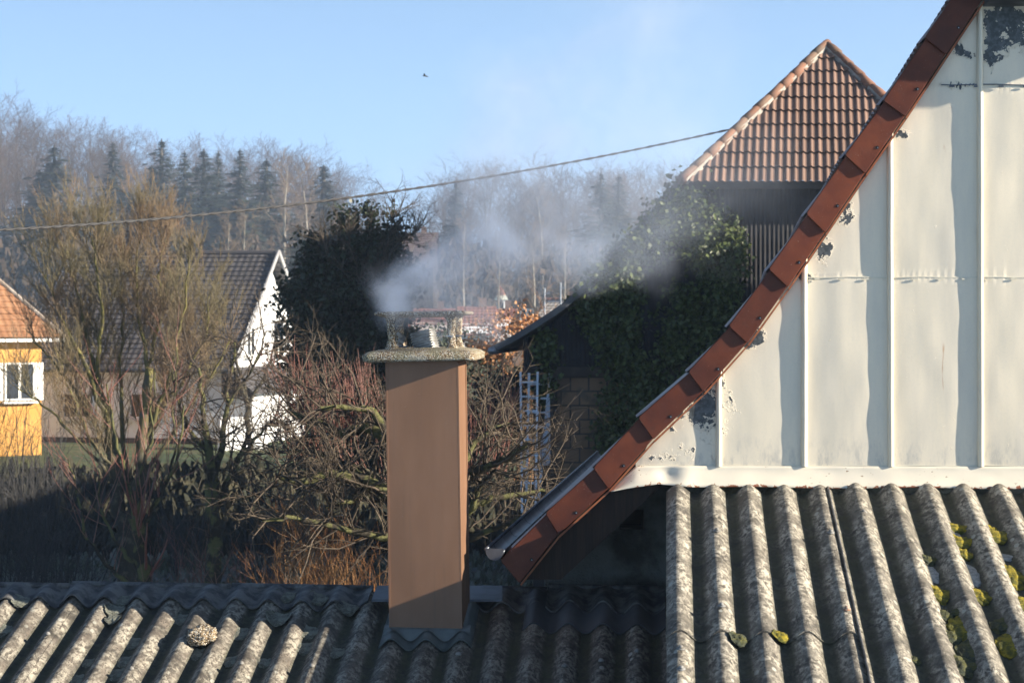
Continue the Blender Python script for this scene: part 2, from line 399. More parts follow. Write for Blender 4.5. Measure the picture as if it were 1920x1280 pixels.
# bolts on the low roof
mb_b = []
for px, py in [(95, 1190), (232, 1255), (610, 1250), (470, 1245), (862, 1228), (1160, 1240), (1215, 1222), (1090, 1250)]:
    u, w = ruv(frL, px, py, AMP); u = frL['ph'] + round((u - frL['ph']) / LAM) * LAM
    mb = MB(); c = rp(frL, u, w, AMP + .004); mb.tube([c, c + frL['N'] * .008, c + frL['N'] * .014], [.016, .013, .006], 8)
    part('bolt_cap', mb, M['bolt'], shed, True)

# ---- lumps: moss, lichen cushions
def blob(name, fr, px, py, sx, sy, h, m, label, cat, group, seed, n=0.0, snap=True):
    u, w = ruv(fr, px, py, n); lam = fr.get('lam', LAM)
    uv_ = fr['ph'] + (math.floor((u - fr['ph']) / lam) + .5) * lam        # the valley it sits in
    if snap: u = uv_ + max(-.022, min(.022, u - uv_))
    c = rp(fr, u, w, wave(fr, u))
    mb = MB(); nu, nv = 34, 16
    def f(a, b):
        th = a * 2 * math.pi; ph = b * math.pi * .6
        s_ = math.sin(ph) / math.sin(math.pi * .6); cz = math.cos(ph)
        d = Vector((math.cos(th) * s_, math.sin(th) * s_, cz))
        k = 1 + .24 * mnoise.noise(d * 1.9 + Vector((seed * 3.1, 0, 0))) + .13 * mnoise.noise(d * 4.5 + Vector((seed, 2, 0))) + .10 * mnoise.noise(d * 12 + Vector((seed, 5, 0)))
        uu = d.x * sx * k; ww = d.y * sy * k
        zz = (wave(fr, u + uu) - wave(fr, u)) * (1 - max(0, cz)) * .8
        return c + fr['U'] * uu + fr['W'] * ww + fr['N'] * ((cz + .25) * h * k + zz)
    mb.grid(f, nu, nv)
    o = part(name, mb, m, None, True, origin=c)
    return tag(o, label, cat, group)
lich = [(38, 1126, 22, 'pale lichen cushion on the cap row near the left end of the low roof'),
        (8, 1182, 24, 'pale lichen cushion cut by the left edge of the picture on the low roof'),
        (230, 1122, 26, 'pale lichen cushion on the ridge cap left of the picture centre of the low roof'),
        (217, 1152, 24, 'upper of two flat lichen cushions in the valley below the second ridge cap'),
        (213, 1168, 20, 'lower of two flat lichen cushions in the valley below the second ridge cap'),
        (339, 1161, 24, 'lichen cushion in the valley above the broken concrete lump'),
        (523, 1168, 28, 'round lichen cushion in the valley right of the third ridge cap start'),
        (450, 1188, 27, 'pale lichen cushion beside the right of the broken concrete lump'),
        (434, 1240, 22, 'angular lichen cushion below and right of the concrete lump'),
        (249, 1206, 26, 'lichen cushion top of the column in the valley left of the concrete lump'),
        (236, 1240, 24, 'middle lichen cushion of the column left of the concrete lump'),
        (221, 1264, 24, 'lowest lichen cushion of the column left of the concrete lump'),
        (165, 1243, 18, 'small lichen cushion alone in a dark valley of the low roof'),
        (370, 1226, 24, 'lichen cushion directly below the broken concrete lump'),
        (538, 1116, 24, 'lichen cushion on the third ridge cap, left one of a pair'),
        (596, 1122, 26, 'lichen cushion on the third ridge cap, right one of a pair'),
        (577, 1186, 28, 'tall lichen cushion in the valley nearest the chimney flashing'),
        (630, 1224, 22, 'grey cushion low in the shaded valley left of the chimney foot'),
        (146, 1276, 26, 'lichen cushion at the bottom edge of the picture on the left'),
        (497, 1242, 18, 'small thin lichen cushion between two sunlit crests'),
        (640, 1150, 26, 'green grey cushion just left of the chimney under the ridge cap'),
        (572, 1215, 24, 'lichen cushion under the tall one in the valley nearest the chimney')]
for i, (px, py, s, lb) in enumerate(lich):
    on_cap = py < 1130
    s *= .8
    blob('lichen_cushion', frL, px, py, s * .00255, s * .0034, .014, M['lichen'], lb, 'lichen', 'lichen cushions on the low roof', i + 3, n=(.01 if on_cap else -.02))
for o in [x for x in bpy.data.objects if x.name.startswith('lichen_cushion') and 'cap' in x.get('label', '')]: o.location += frL['N'] * .022
# broken lump of aggregate concrete
u, w = ruv(frL, 378, 1196, .02); c = rp(frL, u, w, .035)
mb = MB()
def f(a, b):
    th = a * 2 * math.pi; ph = b * math.pi
    d = Vector((math.cos(th) * math.sin(ph), math.sin(th) * math.sin(ph), math.cos(ph)))
    k = 1 + .28 * mnoise.noise(d * 1.6 + Vector((4.4, 0, 0))) + .15 * mnoise.noise(d * 6) + .12 * mnoise.noise(d * 20)
    d2 = Vector([math.copysign(abs(x) ** .75, x) for x in d])
    return c + frL['U'] * (d2.x * .072 * k) + frL['W'] * (d2.y * .085 * k) + frL['N'] * (d2.z * .036 * k)
mb.grid(f, 56, 36)
M['lump'] = mat_aggregate('lump_aggregate', .0)
o = part('concrete_lump', mb, M['lump'], None, True, origin=c)
tag(o, 'broken lump of orange brown pebbly concrete lying on the corrugated roof', 'concrete lump')

# ==================================================================== chimney
ch0 = hit(798, 1178, frL['O'], frL['N'], .052)
CH = thing('chimney', ch0, 'tall chimney clad in brown sheet metal with a pebbly concrete cap and smoking steel flue', 'chimney')
cyaw = R(5.2); lean = R(.85)
cu = Vector((math.cos(cyaw), -math.sin(cyaw), 0)); cv = Vector((math.sin(cyaw), math.cos(cyaw), 0))
cz = Vector((-math.sin(lean), 0, math.cos(lean))); cu = (cu - cz * cu.dot(cz)).normalized(); cv = (cv - cz * cv.dot(cz)).normalized()
S = ch0.y / F
cw = .368; hgt = (1178 - 676) * S
def cp(x, y, z): return ch0 + cu * x + cv * y + cz * z        # x across, y back, z up, origin front face bottom centre
def cbox(mb, x0, x1, y0, y1, z0, z1):
    mb.box(cp((x0 + x1) / 2, (y0 + y1) / 2, (z0 + z1) / 2), (x1 - x0, y1 - y0, z1 - z0), ax=(cu, cv, cz))
mb = MB()
cbox(mb, -cw / 2, cw / 2, .004, cw, -.35, hgt)
part('cladding_body', mb, M['brown_metal'], CH)
# front sheet, slightly dished, and corner trim
mb = MB()
def f(a, b):
    x = -cw / 2 + .0 + cw * a; bul = .0022 * math.sin(math.pi * a) * (.6 + .4 * math.sin(b * 5)) 
    return cp(x, .002 - bul, -.02 + (hgt + .015) * b)
mb.grid(f, 16, 30); part('front_sheet', mb, M['brown_metal'], CH, True)
mb = MB(); cbox(mb, cw / 2 - .004, cw / 2 + .0035, .0015, .034, 0, hgt - .01); cbox(mb, -cw / 2 - .003, -cw / 2 + .006, -.001, .03, 0, hgt - .01)
cbox(mb, cw / 2 + .0005, cw / 2 + .003, cw - .03, cw + .004, 0, hgt - .01)
part('corner_trim', mb, M['brown_metal'], CH)
# cap slab with sloped top
cxc = -.006; cyc = cw / 2
def slab(z, hx, hy, rr=.035, n=6):
    pts = []
    for sx, sy in ((1, -1), (1, 1), (-1, 1), (-1, -1)):
        a0 = {(1, -1): -90, (1, 1): 0, (-1, 1): 90, (-1, -1): 180}[(sx, sy)]
        for i in range(n + 1):
            a = R(a0 + 90 * i / n); pts.append((cxc + sx * (hx - rr) + rr * math.cos(a), cyc + sy * (hy - rr) + rr * math.sin(a), z))
    return pts
def loft(mb, rings, jit=.0, seed=0):
    n = len(rings[0]); b = len(mb.v)
    for r_ in rings:
        for p in r_:
            q = cp(*p)
            if jit: q = q + Vector((mnoise.noise(q * 30 + Vector((seed, 0, 0))), mnoise.noise(q * 30 + Vector((0, seed, 9))), mnoise.noise(q * 30 + Vector((5, 0, seed))))) * jit
            mb.v.append(tuple(q))
    for j in range(len(rings) - 1):
        for i in range(n): mb.f.append((b + j * n + i, b + j * n + (i + 1) % n, b + (j + 1) * n + (i + 1) % n, b + (j + 1) * n + i))
    mb.f.append(tuple(b + i for i in range(n - 1, -1, -1))); mb.f.append(tuple(b + (len(rings) - 1) * n + i for i in range(n)))
def subd(rings, k):
    out = []
    for a, b in zip(rings[:-1], rings[1:]):
        for i in range(k): out.append([tuple(x + (y - x) * i / k for x, y in zip(p, q)) for p, q in zip(a, b)])
    return out + [rings[-1]]
z0 = hgt - .002; HX = .288; HY = .275
mb = MB()
loft(mb, subd([slab(z0, HX - .012, HY - .012, .03, 10), slab(z0 + .004, HX - .002, HY - .002, .035, 10), slab(z0 + .034, HX, HY, .035, 10), slab(z0 + .050, HX - .02, HY - .02, .04, 10), slab(z0 + .060, HX - .07, HY - .07, .04, 10), slab(z0 + .068, HX - .13, HY - .13, .03, 10)], 3), .004, 2)
part('cap_slab', mb, M['aggregate_lichen'], CH, True)
# pillars (flared both ends)
zb = z0 + .048; zt = z0 + .236
def pillar(px_, py_, w, d):
    mb = MB(); rings = []
    for i in range(17):
        t = i / 16; fl = 1.5 * max(0, 1 - t / .40) ** 1.9 + .9 * max(0, (t - .72) / .28) ** 1.6
        neck = 1 - .10 * (abs(t - .42) < .05)
        hx, hy = w * (1 + fl) * neck / 2, d * (1 + fl * .8) * neck / 2
        rings.append([(px_ + hx * math.copysign(abs(math.cos(a)) ** .7, math.cos(a)), py_ + hy * math.copysign(abs(math.sin(a)) ** .7, math.sin(a)), zb - .012 + (zt - zb + .014) * t) for a in [2 * math.pi * k / 16 for k in range(16)]])
    loft(mb, rings, .006, px_ * 9 + py_)
    part('cap_pillar', mb, M['aggregate'], CH, True)
for sx in (-1, 1):
    for sy in (-1, 1): pillar(cxc + sx * .152 + (.0 if sx < 0 else .004), cyc + sy * .15, .040, .040)
# lead shims half way up the right pillars
for yy, dx in ((cyc - .15, .0), (cyc + .15, .012)):
    mb = MB(); cbox(mb, cxc + .13 + dx, cxc + .17 + dx, yy - .035, yy + .02, zb + .074, zb + .079)
    part('lead_shim', mb, M['zinc'], CH)
# top plate: thin rim, arched underside
mb = MB(); rings = [slab(zt - .014, .15, .145, .03), slab(zt - .010, .19, .185, .03), slab(zt - .003, .218, .21, .03), slab(zt + .0, .232, .222, .03), slab(zt + .011, .234, .224, .03), slab(zt + .016, .226, .216, .03)]
loft(mb, subd(rings, 2), .004, 7)
part('top_plate', mb, M['aggregate'], CH, True)
# the underside hollow is suggested by an arch between the pillars on each side
# corrugated steel flue, leaning to the left
mb = MB(); n = 40; pts = []; rad = []
fc = Vector((cxc + .008, cyc - .06, z0 + .052))
for i in range(61):
    t = i / 60; ang = R(10 + 14 * t)
    x = fc.x + .010 - .022 * t; z = fc.z + .102 * t; 
    pts.append(cp(x, fc.y, z)); rad.append(.066 + .0036 * math.sin(t * 2 * math.pi * 8))
mb.tube(pts, rad, 40, cap=False)
mb.tube(pts, [r_ - .004 for r_ in rad], 40, cap=False)
part('steel_flue', mb, M['steel'], CH, True)
mb = MB(); a = cp(fc.x, fc.y, z0 + .056); mb.tube([a, a + cz * .006], [.098, .094], 28); part('flue_collar', mb, M['zinc'], CH)
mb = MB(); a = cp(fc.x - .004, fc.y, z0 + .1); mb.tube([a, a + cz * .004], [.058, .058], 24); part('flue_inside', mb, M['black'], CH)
# crumpled foil and a dark clamp beside the flue
mb = MB()
for i in range(9):
    q = cp(cxc - .105 + rnd.uniform(-.012, .02), cyc - .1, z0 + .075 + .007 * i); mb.tube([q, q + Vector((rnd.uniform(-.02, .02), rnd.uniform(-.02, .02), .012))], [.014, .009], 6)
part('foil_scrap', mb, M['steel'], CH)
mb = MB(); cbox(mb, cxc - .12, cxc - .075, cyc - .13, cyc - .06, z0 + .05, z0 + .078); part('flue_clamp', mb, M['zinc_dark'], CH)
# flashing at the foot: shaped corrugated apron, side pieces, ridge flaps
ua = ruv(frL, 712, 1195, AMP)[0]; ub = ruv(frL, 886, 1195, AMP)[0]
wf = ruv(frL, 800, 1182, 0)[1]; wl = ruv(frL, 800, 1202, AMP)[1]
frC = dict(frL)
o = sheet('apron_flashing', frC, ua, ub, .22, wl + .02, M['flash_green'], CH, lift=.022, th=.008, amp0=AMP, amp1=AMP + .002, seed=33, dw=.02)
ncut = ruv(frL, 800, 1178, .052)[1]
mb = MB()
p0 = [rp(frL, ua + .03, ncut - .01, .05), rp(frL, ub - .03, ncut - .01, .05)]
mb.grid(lambda a, b: rp(frL, ua + .015 + (ub - ua - .03) * a, ncut - .04 + .085 * b, .056 - (.056 - wave(frL, ua + .015 + (ub - ua - .03) * a) - .031) * max(0, (b - .55) / .45) ** 1.1), 60, 12)
part('apron_upstand', mb, M['flash_green'], CH, True)
for x0, x1, dxx in ((697, 731, -10), (877, 942, 8)):
    mb = MB(); Y1 = 11.42; a = P(x0 + max(0, -dxx) , 1097, Y1 + .02); b = P(x1 , 1097, Y1 + .02); c_ = P(x1 , 1123, Y1 - .22); d_ = P(x0, 1123, Y1 - .22)
    mb.prism([a, b, c_, d_], (0, 0, -.006)); mb.prism([a, b, b + Vector((0, .25, -.06)), a + Vector((0, .25, -.06))], (0, 0, -.005))
    mb.prism([d_, c_, c_ + Vector((0, -.002, -.012)), d_ + Vector((0, -.002, -.012))], (0, .004, 0))
    part('ridge_flashing', mb, M['zinc_dark'], CH)

# ==================================================================== gable house (cladding, verge tiles, gutter)
fP0 = P(1500, 600, 10.95)
def FP(px, py, off=0.0): return hit(px, py, fP0, fn, off)
GH = thing('gable_house', FP(1700, 905) + Vector((0, 1, -4.6)), 'near house gable clad in peeling cream metal sheets edged by glazed brown verge tiles', 'house')
LR = [(1850, -10), (1774, 103), (1697, 219), (1622, 326), (1547, 437), (1477, 539), (1401, 644), (1319, 735), (1225, 824), (1141, 917), (1047, 1002), (974, 1093)]
UL = [(1812, -47), (1734, 71), (1656, 189), (1584, 291), (1511, 401), (1441, 505), (1366, 611), (1290, 697), (1196, 783), (1112, 877), (1022, 962), (938, 1050)]
LR = [(1926, -125), ] + LR; UL = [(1889, -165), ] + UL
# verge tiles
bk = Vector((math.sin(R(6.3)), math.cos(R(6.3)), 0))
TH = .017
for i in range(1, len(LR)):
    a_ul, a_lr = UL[i], LR[i]; b_ul, b_lr = UL[i - 1], LR[i - 1]
    # upper end tucks 12 % under the next tile
    ext = .10; 
    tu = (b_ul[0] + (b_ul[0] - a_ul[0]) * ext, b_ul[1] + (b_ul[1] - a_ul[1]) * ext)
    tl = (b_lr[0] + (b_lr[0] - a_lr[0]) * ext, b_lr[1] + (b_lr[1] - a_lr[1]) * ext)
    o_lo, o_hi = .074, .052
    # side lap: bottom narrower edge; slight narrowing of the upper end as it passes beneath
    A, B, C_, D = FP(*a_ul, o_lo), FP(*a_lr, o_lo), FP(*tl, o_hi), FP(*tu, o_hi)
    sl = (D - A).normalized(); wdt = (B - A).normalized()
    C_ = C_ - wdt * .004; D = D + wdt * .010
    mb = MB(); nn = 10
    # rounded lower-left corner
    rr = .014; cor = [A + wdt * rr * (1 - math.sin(t)) + sl * rr * (1 - math.cos(t)) for t in [math.pi / 2 * k / 4 for k in range(5)]]
    rr2 = .006; cor2 = [B - wdt * rr2, B + sl * rr2]
    poly = list(reversed(cor)) 
    poly = cor[::-1] + cor2 + [C_, D] if False else [*cor2[::-1], *[A + wdt * rr * (1 - math.sin(t)) + sl * rr * (1 - math.cos(t)) for t in [0, math.pi / 8, math.pi / 4, math.pi * 3 / 8, math.pi / 2]], D, C_]
    # order: B side -> A corner -> D -> C
    cA = [A + wdt * rr, A + wdt * rr * .62 + sl * rr * .08, A + wdt * rr * .29 + sl * rr * .29, A + wdt * rr * .08 + sl * rr * .62, A + sl * rr]
    poly = [B + sl * rr2, B - wdt * rr2] + cA + [D, C_]
    mb.prism(poly, -fn * TH)
    # return over the roof (top nose of the tile) and under-lip
    t1 = [A + sl * rr, D, D + bk * .16, A + sl * rr + bk * .16]
    nrm = (D - A).cross(bk).normalized()
    if nrm.z < 0: nrm = -nrm
    mb.prism([p + nrm * .002 - fn * .002 for p in t1], nrm * -.016)
    vt = part('verge_tile', mb, M['tile'], GH)
    bv = vt.modifiers.new('bevel', 'BEVEL'); bv.width = .0035; bv.segments = 2; bv.limit_method = 'ANGLE'; bv.angle_limit = R(50)
    # pale lower edge behind the tile
    mb = MB()
    e0 = FP(a_lr[0] + 1, a_lr[1] + 2, .045); e1 = FP(b_lr[0] + 1, b_lr[1] + 2, .04)
    mb.prism([e0, e1, e1 + wdt * .008, e0 + wdt * .010], -fn * .02)
    part('tile_rim', mb, M['tile_edge'], vt)
    # nail hole with nail
    hc = FP(a_lr[0] + (1797 - 1774) * 1.0 + (b_lr[0] - a_lr[0]) * .02, a_lr[1] - 53, 0)
    t = .40; hx = a_lr[0] + (b_lr[0] - a_lr[0]) * t + (a_ul[0] - a_lr[0]) * .19; hy = a_lr[1] + (b_lr[1] - a_lr[1]) * t + (a_ul[1] - a_lr[1]) * .19
    if i > 0:
        off = o_lo + (o_hi - o_lo) * t / 1.1 + .0015
        c0 = FP(hx, hy, off); mb = MB()
        mb.tube([c0 - fn * .004, c0 + fn * .0012], [.0085, .0085], 12); h_ = part('nail_hole', mb, M['black'], vt)
        mb = MB(); mb.tube([c0 + Vector((.002, 0, -.002)) - fn * .001, c0 + Vector((.002, 0, -.002)) + fn * .004], [.004, .003], 8); part('nail', mb, M['zinc'], vt)
# roof surface behind the verge: courses of profiled tiles swept back
mb = MB(); LEN = 8.2
for i in range(1, len(UL)):
    a = FP(*UL[i], .05); b = FP(*UL[i - 1], .05); dvec = b - a
    nrm = dvec.cross(bk).normalized()
    if nrm.z < 0: nrm = -nrm
    def f(s_, t_):
        y = .14 + LEN * s_
        w_ = .007 * math.cos(2 * math.pi * y / .23)
        tt = -.04 + 1.09 * t_
        lift = .012 - .034 * t_ + w_ * (1 if t_ < .98 else .2)
        return a + dvec * tt + bk * y + nrm * lift
    mb.grid(f, 560, 2)
    # nose face
    def g(s_, t_):
        p = f(s_, 0); return p + nrm * (-.018 * t_)
    mb.grid(g, 560, 1)
part('roof_tiles', mb, M['tile_top'], GH, True)
# roof deck beneath (both slopes) and the other slope, out of the frame
apex = FP(2075, -340, 0)
edge_pts = [FP(*p, -.02) for p in LR[1:]]
mb = MB()
pl = [FP(2075, -345, .03)] + [FP(p[0] + 2, p[1] - 4, .0) for p in LR]
for a, b in zip(pl[:-1], pl[1:]):
    mb.prism([a, b, b + bk * LEN, a + bk * LEN], Vector((.012, 0, -.012)))
part('roof_deck', mb, M['dark_board'], GH)
mb = MB()
def mir(p):
    d = (p - apex).dot(fe); return p - fe * (2 * d)
for a, b in zip(pl[:-1], pl[1:]):
    a, b = mir(a), mir(b); a += Vector((0, 0, .06)); b += Vector((0, 0, .06))
    mb.prism([a, b, b + bk * LEN, a + bk * LEN], Vector((0, 0, -.06)))
part('far_roof_slope', mb, M['tile_top'], GH)
# half-hip eave over the gable top
mb = MB(); a = FP(1843, 13, 0); b = FP(2310, 8, 0); b.z = a.z
mb.prism([a + fn * .27, b + fn * .27, b, a], (0, 0, .05))
top = (a + b) / 2 + Vector((0, 0, 1.0)) - fn * .35
mb.add([a + fn * .27 + Vector((0, 0, .051)), b + fn * .27 + Vector((0, 0, .051)), top], [(0, 1, 2)])
part('half_hip_eave', mb, M['zinc_dark'], GH)

# cladding: columns clipped by the verge
def interp(poly, x):
    for (x0, y0), (x1, y1) in zip(poly[:-1], poly[1:]):
        if x0 <= x <= x1: return y0 + (y1 - y0) * (x - x0) / (x1 - x0)
    return poly[0][1] if x < poly[0][0] else poly[-1][1]
mid = sorted([((u[0] * .35 + l[0] * .65), (u[1] * .35 + l[1] * .65)) for u, l in zip(UL, LR)])
org = FP(1150, 905, 0)
def loc(p): d = p - org; return (d.dot(fe), d.z)
ribs_px = [1348, 1508, 1670, 1839, 2010, 2180]
peels = [(1318, 770, 56, 44, 1.25), (1285, 845, 50, 20, .75), (1345, 700, 22, 30, .9), (1416, 636, 26, 22, 1.35), (1545, 475, 24, 38, 1.0), (1590, 402, 24, 32, 1.0), (1690, 250, 16, 14, 1.0),
         (1895, 62, 46, 44, 1.05), (1860, 25, 34, 22, .9), (1855, 90, 18, 26, .95), (1900, 25, 40, 14, .8), (1810, 98, 26, 14, 1.0), (1790, 160, 50, 6, 1.1), (1890, 158, 45, 4, .8), (1510, 520, 14, 12, .9), (1525, 545, 16, 10, .5), (1220, 860, 28, 10, .9), (1860, 118, 10, 10, .7)]
nu, nv = 420, 90; vs = []; pe = []; lo_ = []
x0, x1 = 1192, 2330
for i in range(nu + 1):
    px = x0 + (x1 - x0) * i / nu
    yt = interp(mid, px) if px < 1900 else interp(mid, 1900)
    for j in range(nv + 1):
        py = 874 + (yt - 874) * j / nv
        q = FP(px, py, 0)
        u, v = loc(q)
        ph = 0
        for a, b in zip([1188] + ribs_px[:-1], ribs_px):
            if a <= px < b: ph = (px - a) / (b - a)
        k = rnd.random() * 0
        bul = .007 * math.sin(math.pi * ph) * (.6 + .5 * mnoise.noise(Vector((u * .7, v * .9, 2)))) + .004 * mnoise.noise(Vector((u * 3, v * 1.3, 7))) + .002 * mnoise.noise(Vector((u * 9, v * 4, 1)))
        lap = -.004 if py < 518 else 0.0
        if py < 158: lap -= .004
        vs.append(q + fn * (bul + lap))
        val = sum(w * math.exp(-((px - a) / sx) ** 2 - ((py - b) / sy) ** 2) for a, b, sx, sy, w in peels)
        val += .80 * math.exp(-(abs(py - yt) / 24) ** 2) * (1 if px < 1905 else 0)
        pe.append(min(val, 1.35)); lo_.append(max(0, min(1, 1 - (874 - py) / 70)))
fs = [(i * (nv + 1) + j, (i + 1) * (nv + 1) + j, (i + 1) * (nv + 1) + j + 1, i * (nv + 1) + j + 1) for i in range(nu) for j in range(nv)]
mb = MB(); mb.v = [tuple(v) for v in vs]; mb.f = fs
cl = part('cladding_sheet', mb, M['paint'], GH, True)
for nm, arr in (('peel', pe), ('low', lo_)):
    at = cl.data.attributes.new(nm, 'FLOAT', 'POINT'); at.data.foreach_set('value', arr)
# wall body right behind
mb = MB(); pa = [FP(1215, 905, -.03)] + [FP(x, y, -.03) for x, y in mid if 1200 < x < 1905] + [FP(1905, -60, -.03), FP(2320, -60, -.03), FP(2320, 905, -.03)]
mb.prism(pa, -fn * .08); part('wall_backing', mb, M['dark_board'], GH)
# standing seams
for px in ribs_px:
    mb = MB(); nn = 40; ytop = interp(mid, px) if px < 1900 else -60; prof = [(-.5, 0), (-.42, .55), (-.22, .93), (0, 1.0), (.22, .93), (.42, .55), (.5, 0)]
    b0 = 0
    for j in range(nn + 1):
        py = 874 + (ytop - 874) * j / nn
        xx = px + .8 * mnoise.noise(Vector((px, py * .01, 0))) + (1838 - 1842) / 870 * (py - 874) * -.4 * (1 if px > 1600 else 0)
        q = FP(xx, py, 0); k = 1 + .12 * mnoise.noise(Vector((px * 3, py * .02, 4)))
        for a, d in prof: mb.v.append(tuple(q + fe * (a * .032) + fn * (d * .027 * k - .001)))
    m_ = len(prof)
    for j in range(nn):
        for i in range(m_ - 1): a = j * m_ + i; mb.f.append((a, a + 1, a + m_ + 1, a + m_))
    part('standing_seam', mb, M['rib_paint'], GH, True)
# horizontal lap lines with clips
def lapline(y, xs, xe):
    mb = MB(); x = xs
    while x < xe:
        xn = x + 26; d = .8 * math.sin(x * .05)
        a = FP(x, y + d, .006); b = FP(min(xn, xe), y + .8 * math.sin(xn * .05), .006)
        mb.prism([a, b, b + Vector((0, 0, -.0045)), a + Vector((0, 0, -.0045))], -fn * .016); x = xn
    for k in range(int((xe - xs) / 46)):
        q = FP(xs + 20 + k * 46, y + 4, .010); mb.box(q, (.026, .004, .008), rz=-YAW)
    return mb
part('sheet_lap', lapline(519, 1512, 1960), M['rib_paint'], GH)
part('sheet_lap', lapline(158, 1765, 1960), M['zinc_dark'], GH)
part('sheet_lap', lapline(872, 1200, 1960), M['rib_paint'], GH)
# apron flashing under the cladding
mb = MB(); bot = [(1145, 922), (1180, 915), (1235, 906), (1262, 908), (1300, 912), (1500, 914), (1920, 915), (2330, 917)]
toppts = [(1145, 918), (1192, 873), (1262, 873), (2330, 875)]
nu, nv = 200, 8; ed = []
for i in range(nu + 1):
    px = 1146 + (2330 - 1146) * (i / nu)
    for j in range(nv + 1):
        t = j / nv; yt = interp(toppts, px); yb = interp(bot, px) + 1.2 * math.sin(px * .021)
        py = yt + (yb - yt) * t
        dent = -.016 * math.exp(-((px - 1250) / 18) ** 2 - ((t - .5) / .4) ** 2) + .008 * math.exp(-((px - 1285) / 22) ** 2)
        mb.v.append(tuple(FP(px, py, .014 + .045 * t ** 1.6 + dent + .003 * mnoise.noise(Vector((px * .02, t * 2, 0)))))); ed.append(t ** 6 if px > 1300 else t ** 3 * .6)
mb.f = [(i * (nv + 1) + j, i * (nv + 1) + j + 1, (i + 1) * (nv + 1) + j + 1, (i + 1) * (nv + 1) + j) for i in range(nu) for j in range(nv)]
af = part('apron_flashing', mb, M['flash_paint'], GH, True)
at = af.data.attributes.new('edge', 'FLOAT', 'POINT'); at.data.foreach_set('value', ed)
sd_ = af.modifiers.new('thick', 'SOLIDIFY'); sd_.thickness = .0025; sd_.offset = -1
# dark boards below, plaster wall set back, vent opening
mb = MB()
mb.prism([FP(978, 1086, -.02), FP(1052, 1086, -.02), FP(1262, 890, -.02), FP(1262, 872, -.02), FP(1170, 872, -.02)], -fn * .03)
part('barge_boarding', mb, M['dark_board'], GH)
mb = MB()
wa = P(1008, 1000, 11.72); wb = P(1330, 1000, 11.66)
za = CZ - 2.2; zt_ = CZ - .55
wx0, wx1 = P(1162, 0, 11.7).x, P(1208, 0, 11.7).x; wz1, wz0 = P(0, 955, 11.7).z, P(0, 993, 11.7).z
Yw = 11.7
PW = lambda x, y: P(x, y, Yw)
for poly in ([(1022, 1700), (1162, 1700), (1162, 928), (1080, 1003), (1022, 1056)], [(1162, 955), (1208, 955), (1208, 890), (1162, 928)], [(1162, 1700), (1208, 1700), (1208, 993), (1162, 993)], [(1208, 1700), (1420, 1700), (1420, 800), (1300, 800), (1208, 890)]):
    mb.prism([PW(*p) for p in poly], (0, .3, 0))
wa = PW(1030, 1000)
mb.box((P(1258, 0, 11).x + .14, 11.35, (CZ - .84) / 2), (.2, .66, CZ - .84), -YAW)  # unseen closing wall added to keep the sun off the plaster
q = Vector((wa.x, Yw + .3, 0)); mb.prism([q, q + bk * 7, q + bk * 7 + Vector((0, 0, CZ - 1.5)), q + Vector((0, 0, CZ - 1.5))], Vector((.3, 0, 0)))
part('plaster_wall', mb, M['plaster'], GH)
mb = MB(); mb.box(((wx0 + wx1) / 2, Yw + .28, (wz0 + wz1) / 2), (wx1 - wx0, .01, wz1 - wz0)); part('vent_opening', mb, M['black'], GH)
mb = MB(); hb = [FP(x + 60, y + 10, -1.2) for x, y in mid if 1150 < x < 1905] + [FP(2000, -150, -1.2), FP(2320, -150, -1.2), FP(2320, 1500, -1.2), FP(1100, 1500, -1.2)]
mb.prism(hb, bk * 6.5); part('house_body', mb, M['plaster'], GH)
# gutter: half-round channel along the eave, end cap facing us
g0 = FP(923, 1031, .10); mb = MB(); rad = .046
side = Vector((bk.y, -bk.x, 0))
gc = g0 + side * .012
ring = [(math.cos(a), math.sin(a)) for a in [math.pi + math.pi * k / 12 for k in range(13)]]
def f(s_, t_):
    k = ring[min(12, int(round(s_ * 12)))]
    return gc + bk * (LEN * 1.02 * t_) + side * (k[0] * rad) + Vector((0, 0, k[1] * rad))
mb.grid(f, 12, 40)
gt = part('gutter', mb, M['zinc_dark'], GH, True); sm = gt.modifiers.new('t', 'SOLIDIFY'); sm.thickness = .003
mb = MB(); mb.tube([gc - side * rad + Vector((0, 0, .004)), gc - side * rad + bk * LEN + Vector((0, 0, .004))], .009, 8)
part('gutter_bead', mb, M['zinc_dark'], GH, True)
mb = MB(); mb.prism([gc + side * (k[0] * rad) + Vector((0, 0, k[1] * rad * 1.15)) for k in ring] + [gc + side * rad + Vector((0, 0, .008)), gc - side * (rad + .004) + Vector((0, 0, .01))], -bk * .006)
part('gutter_end_cap', mb, simple('dull_zinc', (.085, .085, .095), (.13, .13, .14), 8, .6, metal=.2), GH)
for k in range(10):
    mb = MB(); q = gc + bk * (.35 + .78 * k); mb.tube([q + side * (c_[0] * (rad + .004)) + Vector((0, 0, c_[1] * (rad + .004))) for c_ in ring], .006, 6)
    part('gutter_bracket', mb, M['zinc_dark'], GH)

